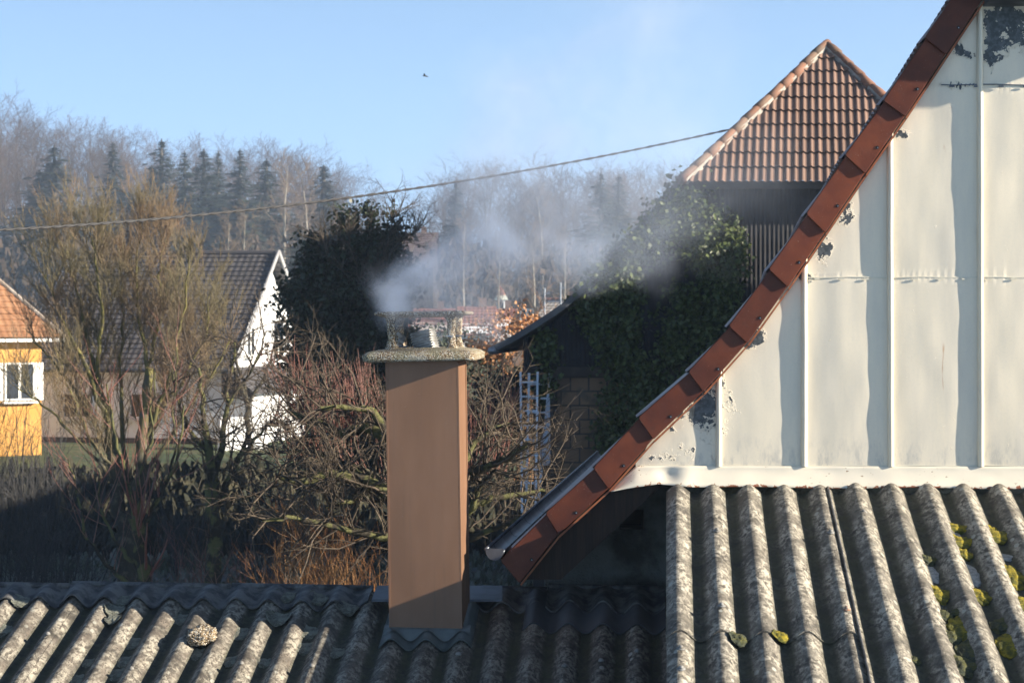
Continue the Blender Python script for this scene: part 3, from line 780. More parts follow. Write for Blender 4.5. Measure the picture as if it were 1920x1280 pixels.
# ==================================================================== lean-to with corrugated roof on the right
LAMR = .1806
o_r = P(1271, 912, 10.93)
frR = roof_frame(YAW, o_r - Vector((0, 0, AMP)), 0); frR['ph'] = ruv(frR, 1271, 930, AMP)[0]
frR['lam'] = LAMR
LT = thing('lean_to_shed', P(1600, 1800, 9), 'lean-to under the cream gable roofed with thick mossy corrugated cement sheets', 'shed')
ue = ruv(frR, 1249, 1000, 0)[0]; usm = frR['ph'] + 4.22 * LAMR; uend = usm + 12 * LAMR
wlap = ruv(frR, 1271, 1183, AMP)[1]
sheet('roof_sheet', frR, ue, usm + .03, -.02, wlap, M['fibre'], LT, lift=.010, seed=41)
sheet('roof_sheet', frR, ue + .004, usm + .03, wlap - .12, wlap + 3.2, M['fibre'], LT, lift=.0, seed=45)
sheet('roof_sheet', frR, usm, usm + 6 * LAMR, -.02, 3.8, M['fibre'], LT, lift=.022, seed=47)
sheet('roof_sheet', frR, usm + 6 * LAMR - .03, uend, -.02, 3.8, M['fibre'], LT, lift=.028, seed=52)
mb = MB(); mb.tube([rp(frR, usm + .001, -.01 + 3.7 * k / 40, .027 + wave(frR, usm) - .003 + .001 * math.sin(k * 1.7)) for k in range(41)], .0062, 6)
part('sheet_edge', mb, M['cap_grey'], LT, True)
# shed walls below
mb = MB()
q0 = rp(frR, ue + .05, .06, -.06); q1 = rp(frR, ue + .05, 3.9, -.06)
mb.prism([q0, q1, Vector((q1.x, q1.y, 0)), Vector((q0.x, q0.y, 0))], frR['U'] * .18)
q2 = rp(frR, uend - .1, 3.8, -.06); q1 = rp(frR, ue + .05, 3.8, -.06)
mb.prism([q1, q2, Vector((q2.x, q2.y, 0)), Vector((q1.x, q1.y, 0))], Vector((0, .18, 0)))
part('shed_wall', mb, M['plaster'], LT)
for px, py, ru in [(1336, 1000, 0), (1537, 1003, 0), (1343, 1141, 0), (1562, 1147, 1), (1279, 1221, 0), (1310, 1260, 0), (1640, 966, 0)]:
    u, w = ruv(frR, px, py, AMP); u = frR['ph'] + round((u - frR['ph']) / LAMR) * LAMR
    mb = MB(); c = rp(frR, u + .004, w, AMP + .014); nn_ = frR['N']
    mb.tube([c, c + nn_ * .004], [.019, .018], 12); mb.tube([c + nn_ * .004, c + nn_ * .013, c + nn_ * .016], [.010, .010, .005], 6)
    part('bolt_cap', mb, M['bolt_rust'] if ru else M['bolt'], LT, True)
M['frost'] = simple('pale_frost_film', (.36, .37, .36), (.22, .23, .225), 60, .7, .4, 120, .003)
for i, (px, py, sx, sy, lb) in enumerate([(1727, 1082, 14, 26, 'pale frosted film below the small dark moss clump'), (1797, 1084, 15, 34, 'pale frosted film in the hollow between moss patch and crest'), (1868, 1050, 16, 12, 'pale frosted film under the wide moss patch'), (1790, 1012, 9, 16, 'small pale frosted film beside the thick moss patch')]):
    o = blob('frost_film', frR, px, py, sx * 9.4 / F, sy * 9.4 / F * 1.6, .004, M['frost'], lb, 'frost', 'frost films on the lean-to roof', 90 + i, n=-.015); o.location += frR['N'] * .0215
mossy = [(1719, 1058, 17, 15, 0, 'small dark moss clump above the frosted valley'), (1736, 1122, 19, 24, 1, 'yellow topped moss clump on the lower left of the moss field'),
         (1772, 998, 24, 13, 1, 'upper brown tinged part of the high moss patch'), (1779, 1024, 22, 20, 1, 'thick moss patch just under the highest brown moss'), (1795, 1047, 15, 17, 1, 'round yellow moss clump in the third valley from the right'),
         (1809, 1126, 18, 22, 1, 'moss clump with green right half below the frosted hollow'), (1862, 1014, 22, 22, 1, 'wide moss patch in the second valley from the right'), (1842, 1004, 12, 20, 1, 'narrow moss strip left of the wide patch'),
         (1873, 1090, 19, 38, 1, 'largest bright yellow moss clump near the right edge'), (1893, 1142, 18, 22, 1, 'round moss clump below the largest yellow one'),
         (1826, 1186, 20, 30, 1, 'tall moss clump with golden top in the lower moss field'), (1841, 1231, 20, 28, 0, 'dark moss clump below the golden tall one'),
         (1746, 1163, 14, 14, 0, 'small grey green moss clump low in the left valley of the moss field'), (1759, 1204, 17, 16, 0, 'round dark moss clump with pale crown'),
         (1772, 1256, 21, 26, 0, 'large dark moss clump at the bottom edge'), (1905, 1182, 18, 18, 0, 'grey green moss clump by the right edge, upper one'), (1913, 1220, 20, 28, 1, 'lowest moss clump by the right edge'),
         (1384, 1207, 15, 15, 0, 'lone green moss clump hanging from the wavy sheet lap, left one'), (1453, 1202, 14, 12, 1, 'lone yellow moss clump at the wavy sheet lap, right one'),
         (1687, 1246, 10, 9, 0, 'tiny dark moss clump alone near the bottom edge'), (1812, 1158, 14, 10, 0, 'flat dark moss clump between two tall ones'), (1918, 1030, 14, 24, 1, 'moss clump cut by the right edge of the picture')]
for i, (px, py, sx, sy, y, lb) in enumerate(mossy):
    Yd = 9.4
    blob('moss_clump', frR, px, py, sx * Yd / F * 1.02, sy * Yd / F * 1.65, .015 if sx > 13 else .011, M['moss'] if y else M['moss_dark'], lb, 'moss', 'moss clumps on the lean-to roof', 50 + i, n=-.015)
for o in [x for x in bpy.data.objects if x.name.startswith('moss_clump')]: o.location += frR['N'] * .021

# ==================================================================== BACKGROUND: terrain
def sstep(a, b, x):
    t = max(0.0, min(1.0, (x - a) / (b - a))); return t * t * (3 - 2 * t)
def ground_z(x, y):
    z = 1.25 * sstep(50, 58, y) * (1 - .5 * sstep(-8, 2, x)) + .0
    z += 3.0 * sstep(90, 170, y)
    z += (6 + 8 * sstep(0, -60, x)) * sstep(190, 430, y) + 10 * sstep(440, 800, y)
    z += .25 * mnoise.noise(Vector((x * .03, y * .03, 0))) * sstep(30, 60, y)
    return z
def mat_ground():
    m, nt, bs, co = new_mat('winter_meadow')
    a = mixc(nt, ramp(nt, noise_(nt, co, .35, 6, .6), .4, .6), (.035, .06, .018), (.08, .10, .03))
    a = mixc(nt, ramp(nt, noise_(nt, co, .9, 5, .7), .5, .7), a, (.13, .11, .06))
    frost = mth(nt, 'MULTIPLY', ramp(nt, noise_(nt, co, .22, 4), .42, .55), .8)
    yy = nd(nt, 'ShaderNodeSeparateXYZ', {0: co}).outputs[1]
    frost = mth(nt, 'MULTIPLY', frost, ramp(nt, yy, 56.0, 50.0))
    a = mixc(nt, frost, a, (.17, .19, .21))
    a = mixc(nt, ramp(nt, yy, 150.0, 220.0), a, (.07, .06, .045))
    setin(nt, bs, 'Base Color', a); bs.inputs['Roughness'].default_value = .95
    bump(nt, bs, noise_(nt, co, 6, 6, .7), .8, .1)
    return m
mb = MB()
def f(a, b):
    y = -30 + 2000 * b ** 2.2; x = (a - .5) * (240 + 1.6 * y)
    return Vector((x, y, ground_z(x, y)))
mb.grid(f, 90, 130)
g = part('ground', mb, mat_ground(), None, True); tag(g, kind='structure')

# ------------------------------------------------------------------ trees
class Tubes:
    def __init__(s): s.v = []; s.f = []; s.n = 0
    def add(s, pts, rads, k=3):
        pts = np.array(pts, dtype=np.float64); m = len(pts)
        t = np.empty_like(pts); t[1:-1] = pts[2:] - pts[:-2]; t[0] = pts[1] - pts[0]; t[-1] = pts[-1] - pts[-2]
        t /= (np.linalg.norm(t, axis=1)[:, None] + 1e-9)
        ref = np.array((.31, .87, .38)) if abs(t[0][1]) < .8 else np.array((.9, .1, .4))
        x = np.cross(t, ref); x /= (np.linalg.norm(x, axis=1)[:, None] + 1e-9); y = np.cross(t, x)
        a = np.arange(k) * 2 * np.pi / k
        r = np.array(rads)[:, None, None]
        v = pts[:, None, :] + r * (np.cos(a)[None, :, None] * x[:, None, :] + np.sin(a)[None, :, None] * y[:, None, :])
        s.v.append(v.reshape(-1, 3))
        i = np.arange(m - 1)[:, None] * k; j = np.arange(k)[None, :]; j2 = (j + 1) % k
        s.f.append((np.stack([i + j, i + j2, i + k + j2, i + k + j], axis=-1).reshape(-1, 4)) + s.n)
        s.n += m * k
    def arr(s): return np.concatenate(s.v), np.concatenate(s.f)
def unit(v): 
    l = math.sqrt(v[0] ** 2 + v[1] ** 2 + v[2] ** 2) or 1; return (v[0] / l, v[1] / l, v[2] / l)
def grow(T, p, d, L, r, lv, C, rg):
    """T: list of Tubes, one per level; C: settings per level"""
    c = C[lv]; n = c.get('seg', 4); st = L / n; pts = [p]; ds = [d]
    for i in range(n):
        j = c.get('jit', .15)
        d = unit((d[0] + rg.gauss(0, j), d[1] + rg.gauss(0, j), d[2] + rg.gauss(0, j) + c.get('up', .05)))
        p = (p[0] + d[0] * st, p[1] + d[1] * st, p[2] + d[2] * st); pts.append(p); ds.append(d)
    tip = c.get('tip', .25)
    rr = [r * (1 - (1 - tip) * i / n) for i in range(n + 1)]
    T[min(lv, len(T) - 1)].add(pts, rr, c.get('k', 3))
    if lv + 1 >= len(C): return
    q = C[lv + 1]; m = rg.randint(*q['n'])
    for k in range(m):
        t = q.get('t0', .3) + (1 - q.get('t0', .3)) * ((k + rg.random()) / m); x = t * n; i = min(n - 1, int(x)); fr_ = x - i
        a = pts[i]; b = pts[i + 1]; pp = tuple(a[z] + (b[z] - a[z]) * fr_ for z in range(3)); dd = ds[i + 1]
        rv = unit((rg.gauss(0, 1), rg.gauss(0, 1), rg.gauss(0, 1)))
        dt = rv[0] * dd[0] + rv[1] * dd[1] + rv[2] * dd[2]; pv = unit((rv[0] - dd[0] * dt, rv[1] - dd[1] * dt, rv[2] - dd[2] * dt))
        an = R(rg.uniform(*q['ang'])); ca, sa = math.cos(an), math.sin(an)
        nd_ = tuple(dd[z] * ca + pv[z] * sa for z in range(3))
        nL = q['len'](L, t, rg) if callable(q['len']) else q['len'] * L * (1.15 - .6 * t) * rg.uniform(.7, 1.2)
        nr = max(q.get('rmin', .002), rr[i] * q.get('rr', .5))
        grow(T, pp, nd_, nL, nr, lv + 1, C, rg)

def bark(name, a, b, sc=6, rough=.9, rnd_obj=.0): return simple(name, a, b, sc, rough, .6, sc * 5, .02, rnd_obj=rnd_obj)
M['bark_dark'] = bark('dark_bark', (.035, .03, .022), (.08, .07, .045))
M['bark_mossy'] = simple('mossy_bark', (.035, .03, .02), (.105, .105, .04), 5, .9, .8, 25, .02, lo=.45, hi=.55)
M['willow_twig'] = simple('olive_willow_twig', (.15, .13, .035), (.24, .18, .055), 1.5, .7)
M['willow_tip'] = simple('tawny_willow_tip', (.225, .155, .095), (.17, .145, .08), .9, .7)
M['red_shoot'] = simple('red_brown_shoot', (.20, .075, .055), (.26, .13, .10), 3, .5)
M['brown_twig'] = simple('brown_twig', (.055, .042, .03), (.11, .085, .06), 3, .8)
M['grey_twig'] = simple('dull_grey_twig', (.035, .035, .036), (.065, .062, .06), 3, .8)
M['forest_bark'] = simple('beech_bark', (.05, .044, .036), (.085, .074, .06), .6, .9, rnd_obj=.2)
M['forest_twig'] = simple('forest_twig', (.055, .034, .023), (.085, .054, .037), .4, .9, rnd_obj=.3)
M['needles'] = simple('spruce_needles', (.010, .020, .012), (.022, .036, .02), 1.2, .9, rnd_obj=.3)
M['orange_twig'] = simple('orange_osier', (.26, .10, .03), (.30, .16, .06), 2, .7)

# --- hill wood
def forest_proto(seed, ht, spread, dens=1.0):
    rg = random.Random(seed); T = [Tubes(), Tubes()]
    C = [dict(seg=9, jit=.035, up=.03, tip=.12, k=6),
         dict(n=(int(20 * dens), int(24 * dens)), t0=.34, ang=(28, 58), len=lambda L, t, g: L * spread * (1.15 - .75 * abs(t - .55) * 1.3) * g.uniform(.6, 1.1), rr=.42, seg=5, jit=.12, up=.14, tip=.25, rmin=.04),
         dict(n=(6, 8), t0=.25, ang=(20, 50), len=.50, rr=.5, seg=3, jit=.14, up=.08, rmin=.024),
         dict(n=(5, 7), t0=.2, ang=(18, 50), len=.55, rr=.55, seg=2, jit=.15, up=.05, rmin=.017)]
    grow(T, (0, 0, -.5), (rg.gauss(0, .03), rg.gauss(0, .03), 1), ht, ht * .013, 0, C, rg)
    return T
def tree_things(name, T, mats, pnames, loc, label, cat, group, scale=1.0, rz=0.0):
    t = thing(name, loc, label, cat, group)
    for tt, m, pn in zip(T, mats, pnames):
        v, f_ = tt.arr(); me = set_mesh(pn, v, f_, m)
        o = bpy.data.objects.new(pn, me); col.objects.link(o); o.parent = t
    t.scale = (scale,) * 3; t.rotation_euler = (0, 0, rz)
    return t
top_prof = [(-400, 200), (0, 212), (60, 225), (120, 250), (200, 255), (300, 268), (380, 288), (450, 285), (520, 288), (590, 300), (640, 318), (690, 350), (720, 402), (770, 420), (800, 375), (830, 335), (900, 312), (960, 328), (1050, 330), (1130, 325), (1230, 320), (1290, 330), (1500, 330), (2300, 330)]
protos = [forest_proto(11, 26, .36), forest_proto(12, 26, .30), forest_proto(13, 26, .40), forest_proto(14, 26, .33), forest_proto(15, 26, .27, 1.2)]
proto_objs = []
rg = random.Random(5)
BARE = 'bare leafless tree standing in the hazy wood on the hill'
SECT = [(60, 'at the far left of the hill'), (200, 'over the left half of the willow'), (330, 'over the right half of the willow'), (440, 'behind the three close spruces'), (560, 'above the ridge of the white house'), (700, 'around the free standing spruce'), (860, 'left of the smoke above the chimney'), (980, 'in the thick smoke above the chimney'), (1100, 'in the smoke right of the chimney'), (1220, 'behind the pair of veiled spruces'), (9999, 'just left of the barn roof')]
ROWN = {430: 'in the skyline row', 400: 'in the second row', 365: 'in the middle wood', 330: 'in the lower wood', 290: 'at the wood foot'}
def place_forest(k, px, Y, top_py, idx, row=430):
    x = (px - 960) / F * Y; gz = ground_z(x, Y); top = CZ + (600 - top_py) / F * Y
    h = max(9, top - gz)
    if len(proto_objs) <= k:
        o = tree_things('forest_tree', protos[k], (M['forest_bark'], M['forest_twig']), ('trunk', 'crown'), (0, 0, 0), BARE, 'tree', 'bare trees of the hill wood'); proto_objs.append(o)
    else: o = copy_tree(proto_objs[k])
    o['label'] = 'bare tree ' + ROWN[row] + ' ' + next(t_ for a_, t_ in SECT if px < a_)
    o.location = (x, Y, gz); sc = h / 27.5; w_ = sc * rg.uniform(1.2, 1.8)
    o.scale = (w_, w_, sc); o.rotation_euler = (0, 0, rg.uniform(0, 6.28))
n = 0
for row, (Y, dpx, dy) in enumerate([(430, 30, 0), (400, 30, 10), (365, 32, 34), (330, 38, 66), (290, 48, 105)]):
    px = -60 + row * 9
    while px < 1330:
        tp = interp(top_prof, px) + rg.uniform(-6, 16) + dy
        if not (715 < px < 790 and row < 2):
            place_forest(n % 5 if n >= 5 else n, px + rg.uniform(-8, 8), Y + rg.uniform(-14, 14), tp, n, Y); n += 1
        px += dpx * rg.uniform(.7, 1.3)
# --- conifers of the wood
def conifer(seed, ht, wd):
    rg = random.Random(seed); T = Tubes(); T.add([(0, 0, -.5), (0, 0, ht * .5), (0, 0, ht)], [ht * .014, ht * .009, .03], 6)
    V = []; Fc = []
    z = ht * .12
    while z < ht * .99:
        t = z / ht; rad = wd * (1 - t) ** 1.0 * rg.uniform(.6, 1.15) + .12
        for b in range(rg.randint(7, 10)):
            az = rg.uniform(0, 6.283); dr = rg.uniform(.0, .55); L = rad * rg.uniform(.6, 1.12)
            for q in range(max(4, int(L * 5))):
                u = rg.uniform(.08, 1) * L; side = rg.uniform(-1, 1) * (.16 + .34 * (1 - u / L)) * L * .5
                zz = z - u * dr + .10 * u * u / max(L, .3) + rg.uniform(-.12, .12)
                cx_, cy_ = math.cos(az) * u - math.sin(az) * side, math.sin(az) * u + math.cos(az) * side
                s_ = rg.uniform(.6, 1.2) * min(.30, .07 + .16 * rad); aa = az + rg.uniform(-.9, .9)
                a1 = (cx_ + math.cos(aa) * s_ * 1.5, cy_ + math.sin(aa) * s_ * 1.5, zz - s_ * .5)
                b1 = (cx_ - math.sin(aa) * s_ * .5, cy_ + math.cos(aa) * s_ * .5, zz - .03)
                c1 = (cx_ + math.sin(aa) * s_ * .5, cy_ - math.cos(aa) * s_ * .5, zz - s_ * .35)
                k = len(V); V += [a1, b1, (cx_ - math.cos(aa) * .1, cy_ - math.sin(aa) * .1, zz + .08), c1]; Fc.append((k, k + 1, k + 2, k + 3))
        z += ht * .0135 * rg.uniform(.6, 1.4)
    return T, np.array(V), np.array(Fc)
CON = [conifer(31, 24, 3.9), conifer(32, 24, 3.1), conifer(33, 24, 4.6)]
con_list = [(102, 272, 78, 'broad dark spruce on the hill behind the willow, leftmost of the wood'), (75, 320, 60, 'lower dark spruce just left of the leftmost broad one'), (212, 266, 52, 'dark spruce on the hill with its tip in the bare crowns, second from the left'),
            (303, 260, 64, 'tallest dark spruce on the hill skyline left of the wood centre'), (285, 310, 52, 'shadowy spruce below the tallest one on the skyline'), (346, 284, 52, 'left one of three close spruces in the middle of the left wood'),
            (382, 279, 70, 'thick middle one of three close spruces in the left wood'), (409, 284, 36, 'slim right one of three close spruces in the left wood'), (450, 279, 54, 'ragged spruce right of the three close ones'),
            (500, 297, 66, 'wide spruce above the dark ridge of the white house'), (607, 309, 66, 'free standing spruce against the sky above the evergreen bush'), (560, 420, 60, 'low dark conifer behind the bare trees above the white house gable'),
            (1127, 322, 52, 'smoke veiled spruce near the barn, left of a pair'), (1160, 328, 44, 'smoke veiled spruce near the barn, right of a pair'), (1100, 480, 70, 'dark fir just left of the barn ivy behind the smoke'), (855, 338, 40, 'faint narrow spruce behind the smoke above the chimney cap')]
cp_objs = []
for i, (px, tp, wpx, lb) in enumerate(con_list):
    Y = 262 + 6 * (i % 4) if tp < 400 else 190
    x = (px - 960) / F * Y; gz = ground_z(x, Y); h = CZ + (600 - tp) / F * Y - gz; k = i % 3
    if len(cp_objs) <= k:
        t = thing('spruce_tree', (0, 0, 0), lb, 'conifer'); T, V, Fc = CON[k]; v, f_ = T.arr()
        o = bpy.data.objects.new('trunk', set_mesh('trunk', v, f_, M['forest_bark'])); col.objects.link(o); o.parent = t
        o = bpy.data.objects.new('crown', set_mesh('crown', V, Fc, M['needles'])); col.objects.link(o); o.parent = t; cp_objs.append(t)
    else: t = copy_tree(cp_objs[k])
    t['label'] = lb; t['group'] = 'dark conifers in the wood'; t.location = (x, Y, gz); w_ = wpx * Y / F / 2 / (3.9, 3.1, 4.6)[k] * 5.0
    t.scale = (w_, w_, h / 24); t.rotation_euler = (0, 0, i * 1.3)
# pale poplars / birches between wood and village
POP = forest_proto(44, 20, .17, 1.2)
M['pale_bark'] = simple('pale_bark', (.2, .18, .15), (.27, .25, .21), .8, .9); M['pale_twig'] = simple('pale_twig', (.16, .12, .09), (.2, .155, .115), .5, .9)
M['russet_twig'] = simple('russet_twig', (.19, .10, .06), (.24, .14, .09), .5, .9)
popo = None
for i, (px, tp, Y, lb) in enumerate([(455, 385, 150, 'pale grey bare tree directly above the white house roof'), (535, 290, 210, 'tall pale bare poplar left of the free standing spruce'), (575, 300, 215, 'second tall pale bare poplar touching the free standing spruce'), (425, 400, 140, 'tawny bare tree between willow and white house ridge'),
                                      (645, 395, 120, 'brown bare tree behind the evergreen, right of the free standing spruce'), (690, 420, 115, 'brown bare tree above the dark evergreen crown'), (600, 430, 118, 'brown bare tree left above the dark evergreen crown'),
                                      (870, 400, 170, 'bare tree wrapped in smoke above the chimney cap'), (1000, 420, 175, 'bare tree in the smoke right above the church spire'), (935, 440, 172, 'bare tree in the smoke just left of the church spire'), (1060, 430, 165, 'bare tree in the smoke left of the dark fir'), (1015, 350, 260, 'white stemmed bare tree rising in the smoke')]):
    if popo is None: popo = t = tree_things('slender_bare_tree', POP, (M['pale_bark'], M['pale_twig']), ('trunk', 'crown'), (0, 0, 0), lb, 'tree', 'slender bare trees below the wood')
    else: t = copy_tree(popo)
    x = (px - 960) / F * Y; gz = ground_z(x, Y); h = CZ + (600 - tp) / F * Y - gz
    t['label'] = lb; t.location = (x, Y, gz); t.scale = (h / 21 * 1.35, h / 21 * 1.35, h / 21); t.rotation_euler = (0, 0, i * 2.1)
# hill undergrowth: one mass of low scrub closing the gaps between the trunks
def scrub(name, n, region, hgt_, m, label, seed, s0=.3, s1=.7):
    g_ = np.random.default_rng(seed); x0, x1, y0, y1 = region
    X = g_.uniform(x0, x1, n); Y_ = g_.uniform(y0, y1, n); hh = g_.random(n) ** 1.6 * hgt_
    z = np.array([ground_z(a, b) for a, b in zip(X, Y_)]) + hh
    s_ = g_.uniform(s0, s1, n); az = g_.uniform(0, 6.28, n); tl = g_.uniform(-.7, .7, n)
    cx_, cy_ = np.cos(az), np.sin(az)
    base = np.stack([X, Y_, z], 1); u = np.stack([cx_, cy_, tl * .5], 1) * s_[:, None] * .35; w = np.stack([-cy_ * tl, cx_ * tl, np.ones(n)], 1) * s_[:, None]
    V = np.stack([base - u, base + u * .9, base + u * .3 + w, base - u * .5 + w * .8], 1).reshape(-1, 3)
    Fc = np.arange(n * 4).reshape(-1, 4)
    o = part(name, None, m, None, verts=V, faces=Fc); tag(o, label, 'undergrowth', kind='stuff'); return o
M['scrub'] = simple('brown_scrub', (.035, .026, .018), (.065, .046, .032), .12, .95)
M['bramble'] = simple('dark_bramble', (.025, .028, .018), (.055, .05, .03), .9, .95)
scrub('hill_undergrowth', 60000, (-115, 60, 200, 440), 9, M['scrub'], 'brown undergrowth filling the hazy hill wood', 3, .35, 1.0)

# ------------------------------------------------------------------ houses
def mat_roofrows(name, a, b, rows, waves, bstr=.6):
    m, nt, bs, co = new_mat(name)
    uv = nd(nt, 'ShaderNodeAttribute', attribute_name='ruv').outputs['Vector']
    sep = nd(nt, 'ShaderNodeSeparateXYZ', {0: uv})
    u = sep.outputs[0]; v = sep.outputs[1]
    fv = mth(nt, 'FRACT', mth(nt, 'MULTIPLY', v, 1 / rows)); fu = mth(nt, 'FRACT', mth(nt, 'MULTIPLY', u, 1 / waves))
    cell = nd(nt, 'ShaderNodeTexWhiteNoise', {'Vector': nd(nt, 'ShaderNodeCombineXYZ', {0: mth(nt, 'FLOOR', mth(nt, 'MULTIPLY', u, 1 / waves)), 1: mth(nt, 'FLOOR', mth(nt, 'MULTIPLY', v, 1 / rows)), 2: 0.0}).outputs[0]}).outputs['Value']
    c = mixc(nt, mth(nt, 'ADD', mth(nt, 'MULTIPLY', cell, .75), mth(nt, 'MULTIPLY', noise_(nt, co, 2.0, 4), .3)), a, b)
    setin(nt, bs, 'Base Color', c); bs.inputs['Roughness'].default_value = .75
    hh = mth(nt, 'ADD', mth(nt, 'MULTIPLY', fv, -1.0), mth(nt, 'MULTIPLY', mth(nt, 'SINE', mth(nt, 'MULTIPLY', fu, 6.283)), .5))
    bump(nt, bs, hh, bstr, .03)
    return m
def tiled_roof(mb_uv, A, B, C_, D, rows, parent, m, name='roof', step=.03, wave_l=0, wave_h=0):
    """quad A B (eave, left to right) C D (ridge, right to left), built as stepped courses"""
    A, B, C_, D = map(Vector, (A, B, C_, D)); sl = ((D - A).length + (C_ - B).length) / 2; n = max(2, int(sl / rows))
    nrm = (B - A).cross(D - A).normalized()
    mb = MB(); uvs = []
    wid = (B - A).length; nu = int(wid / wave_l * 6) if wave_l else 1
    for r_ in range(n):
        for t, l in ((r_ / n, step), ((r_ + 1) / n, 0.0)):
            for i in range(nu + 1):
                s_ = i / nu; L_ = A + (D - A) * t; R__ = B + (C_ - B) * t; p = L_ + (R__ - L_) * s_
                uu = (p - A).dot((B - A).normalized())
                wv = wave_h * math.cos(6.283 * uu / wave_l) if wave_l else 0
                mb.v.append(tuple(p + nrm * (l + wv))); uvs.append((uu, t * sl, 0))
    q = nu + 1
    for r_ in range(2 * n - 1):
        for i in range(nu): a = r_ * q + i; mb.f.append((a, a + 1, a + q + 1, a + q))
    o = part(name, mb, m, parent); at = o.data.attributes.new('ruv', 'FLOAT_VECTOR', 'POINT'); at.data.foreach_set('vector', np.array(uvs, dtype=np.float32).ravel())
    return o
M['roof_grey'] = mat_roofrows('grey_brown_plain_tiles', (.05, .045, .047), (.095, .088, .088), .28, .25)
M['roof_orange'] = mat_roofrows('orange_clay_tiles', (.24, .11, .05), (.34, .18, .09), .3, .25)
M['roof_red'] = mat_roofrows('red_clay_tiles', (.19, .07, .045), (.26, .10, .065), .35, .3)
M['white_wall'] = simple('white_render', (.80, .81, .82), (.86, .86, .86), .8, .85, .2, 30, .005)
M['yellow_wall'] = simple('ochre_yellow_render', (.48, .25, .06), (.56, .31, .085), .8, .85, .2, 30, .005)
M['white_trim'] = simple('white_painted_wood', (.7, .7, .68), (.8, .8, .77), 3, .6)
M['dark_glass'] = simple('dark_window_glass', (.02, .022, .026), rough=.15, spec=.6)
M['dark_wood'] = simple('dark_stained_wood', (.035, .025, .02), (.06, .045, .035), 4, .7)
def wbox(name, c, size, rz, m, parent): mb = MB(); mb.box(c, size, rz); return part(name, mb, m, parent)

# white house
M['grey_trim'] = simple('weathered_grey_trim', (.24, .24, .25), (.34, .34, .34), 2, .7)
Wy = R(12.5); we = Vector((math.cos(Wy), -math.sin(Wy), 0)); wb_ = Vector((math.sin(Wy), math.cos(Wy), 0)); UPZ = Vector((0, 0, 1))
c0 = P(421, 682, 74.5); eave = c0.z; ridge_z = CZ + (600 - 473) / F * 78.2
WL = 7.9; WD = 9.0; base = 1.0
WH = thing('white_house', (c0.x, c0.y, base), 'white house with steep grey tiled roof behind the bare willow', 'house')
A = c0 - we * WL; B = c0; Cc = B + wb_ * WD; Dd = A + wb_ * WD
def up(p, z): return Vector((p.x, p.y, z))
mb = MB(); gw = [up(B, base - 1), up(Cc, base - 1), up(Cc, eave + .1), up((B + Cc) / 2, ridge_z - .15), up(B, eave + .1)]
mb.prism(gw, -we * WL); part('wall', mb, M['white_wall'], WH)
ov = .35; rs = .5
def rp2(t, y, z): return up(A + we * t + wb_ * y, z)
sl_ = (ridge_z - eave) / (WD / 2)
e1 = eave - .35 * sl_ * .6
tiled_roof(None, rp2(-ov, -.4, e1), rp2(WL + ov + .05, -.4, e1), rp2(WL + ov + .05, WD / 2, ridge_z), rp2(-ov + .9, WD / 2, ridge_z), .26, WH, M['roof_grey'], 'roof', .035)
tiled_roof(None, rp2(WL + ov, WD + .4, e1), rp2(-ov, WD + .4, e1), rp2(-ov, WD / 2, ridge_z - .02), rp2(WL + ov, WD / 2, ridge_z - .02), .26, WH, M['roof_grey'], 'roof', .035)
for y_, nm in ((-.42, 1), (WD + .42, 1)):
    mb = MB(); a = rp2(WL + ov + .12, y_, e1 - .06); b = rp2(WL + ov + .12, WD / 2, ridge_z + .06); mb.bar(a, b, .05, .17); part('barge_board', mb, M['grey_trim'], WH)
mb = MB(); mb.bar(rp2(-ov - .05, -.4, e1), rp2(-ov + .85, WD / 2, ridge_z + .05), .04, .08); part('barge_board', mb, M['zinc_dark'], WH)
mb = MB(); mb.tube([rp2(-ov + .9, WD / 2, ridge_z), rp2(WL + ov, WD / 2, ridge_z)], .1, 8); part('ridge_tiles', mb, M['roof_grey'], WH)
mb = MB(); mb.tube([rp2(-ov, -.5, e1 - .05), rp2(WL + ov, -.5, e1 - .05)], .07, 8); part('gutter', mb, M['zinc_dark'], WH)
def window(parent, c, w, h, ex, out, frame=.07, pane_split=2, fm=None, name='window'):
    """ex: unit vector along the wall, out: outward normal"""
    mb = MB(); c = Vector(c)
    ax = (ex, out, UPZ)
    for s_ in (-1, 1):
        mb.box(c + ex * (s_ * (w / 2)), (frame, .12, h + frame), ax=ax); mb.box(c + UPZ * (s_ * (h / 2)) + out * .003, (w - frame, .12, frame), ax=ax)
    for k in range(1, pane_split): mb.box(c + ex * (w * (k / pane_split - .5)) + out * .004, (frame * 1.6, .1, h - frame), ax=ax)
    o = part(name, mb, fm or M['white_trim'], parent)
    mb = MB(); mb.box(c - out * .0, (w, .05, h), ax=ax); part('pane', mb, M['dark_glass'], o)
    mb = MB(); mb.box(c - UPZ * (h / 2 + .09) + out * .09, (w + .2, .2, .06), ax=ax); part('sill', mb, M['white_trim'], o)
def onwall(px, py, p0, nrm, off=.03): return hit(px, py, p0, nrm, off)
fw = -wb_
for px, py, w, h in ((146, 760, 1.05, .85), (270, 760, 1.0, .85)):
    window(WH, onwall(px, py, B, fw), w, h, we, fw)
for px, py, w, h in ((468, 640, .8, 1.0), (520, 632, 1.2, 1.3)):
    window(WH, onwall(px, py, B, we), w, h, wb_, we)
mb = MB(); mb.box(up((A + B) / 2 - wb_ * .03, base + .2), (WL, .06, .5), -Wy); part('plinth', mb, M['dark_wood'], WH)
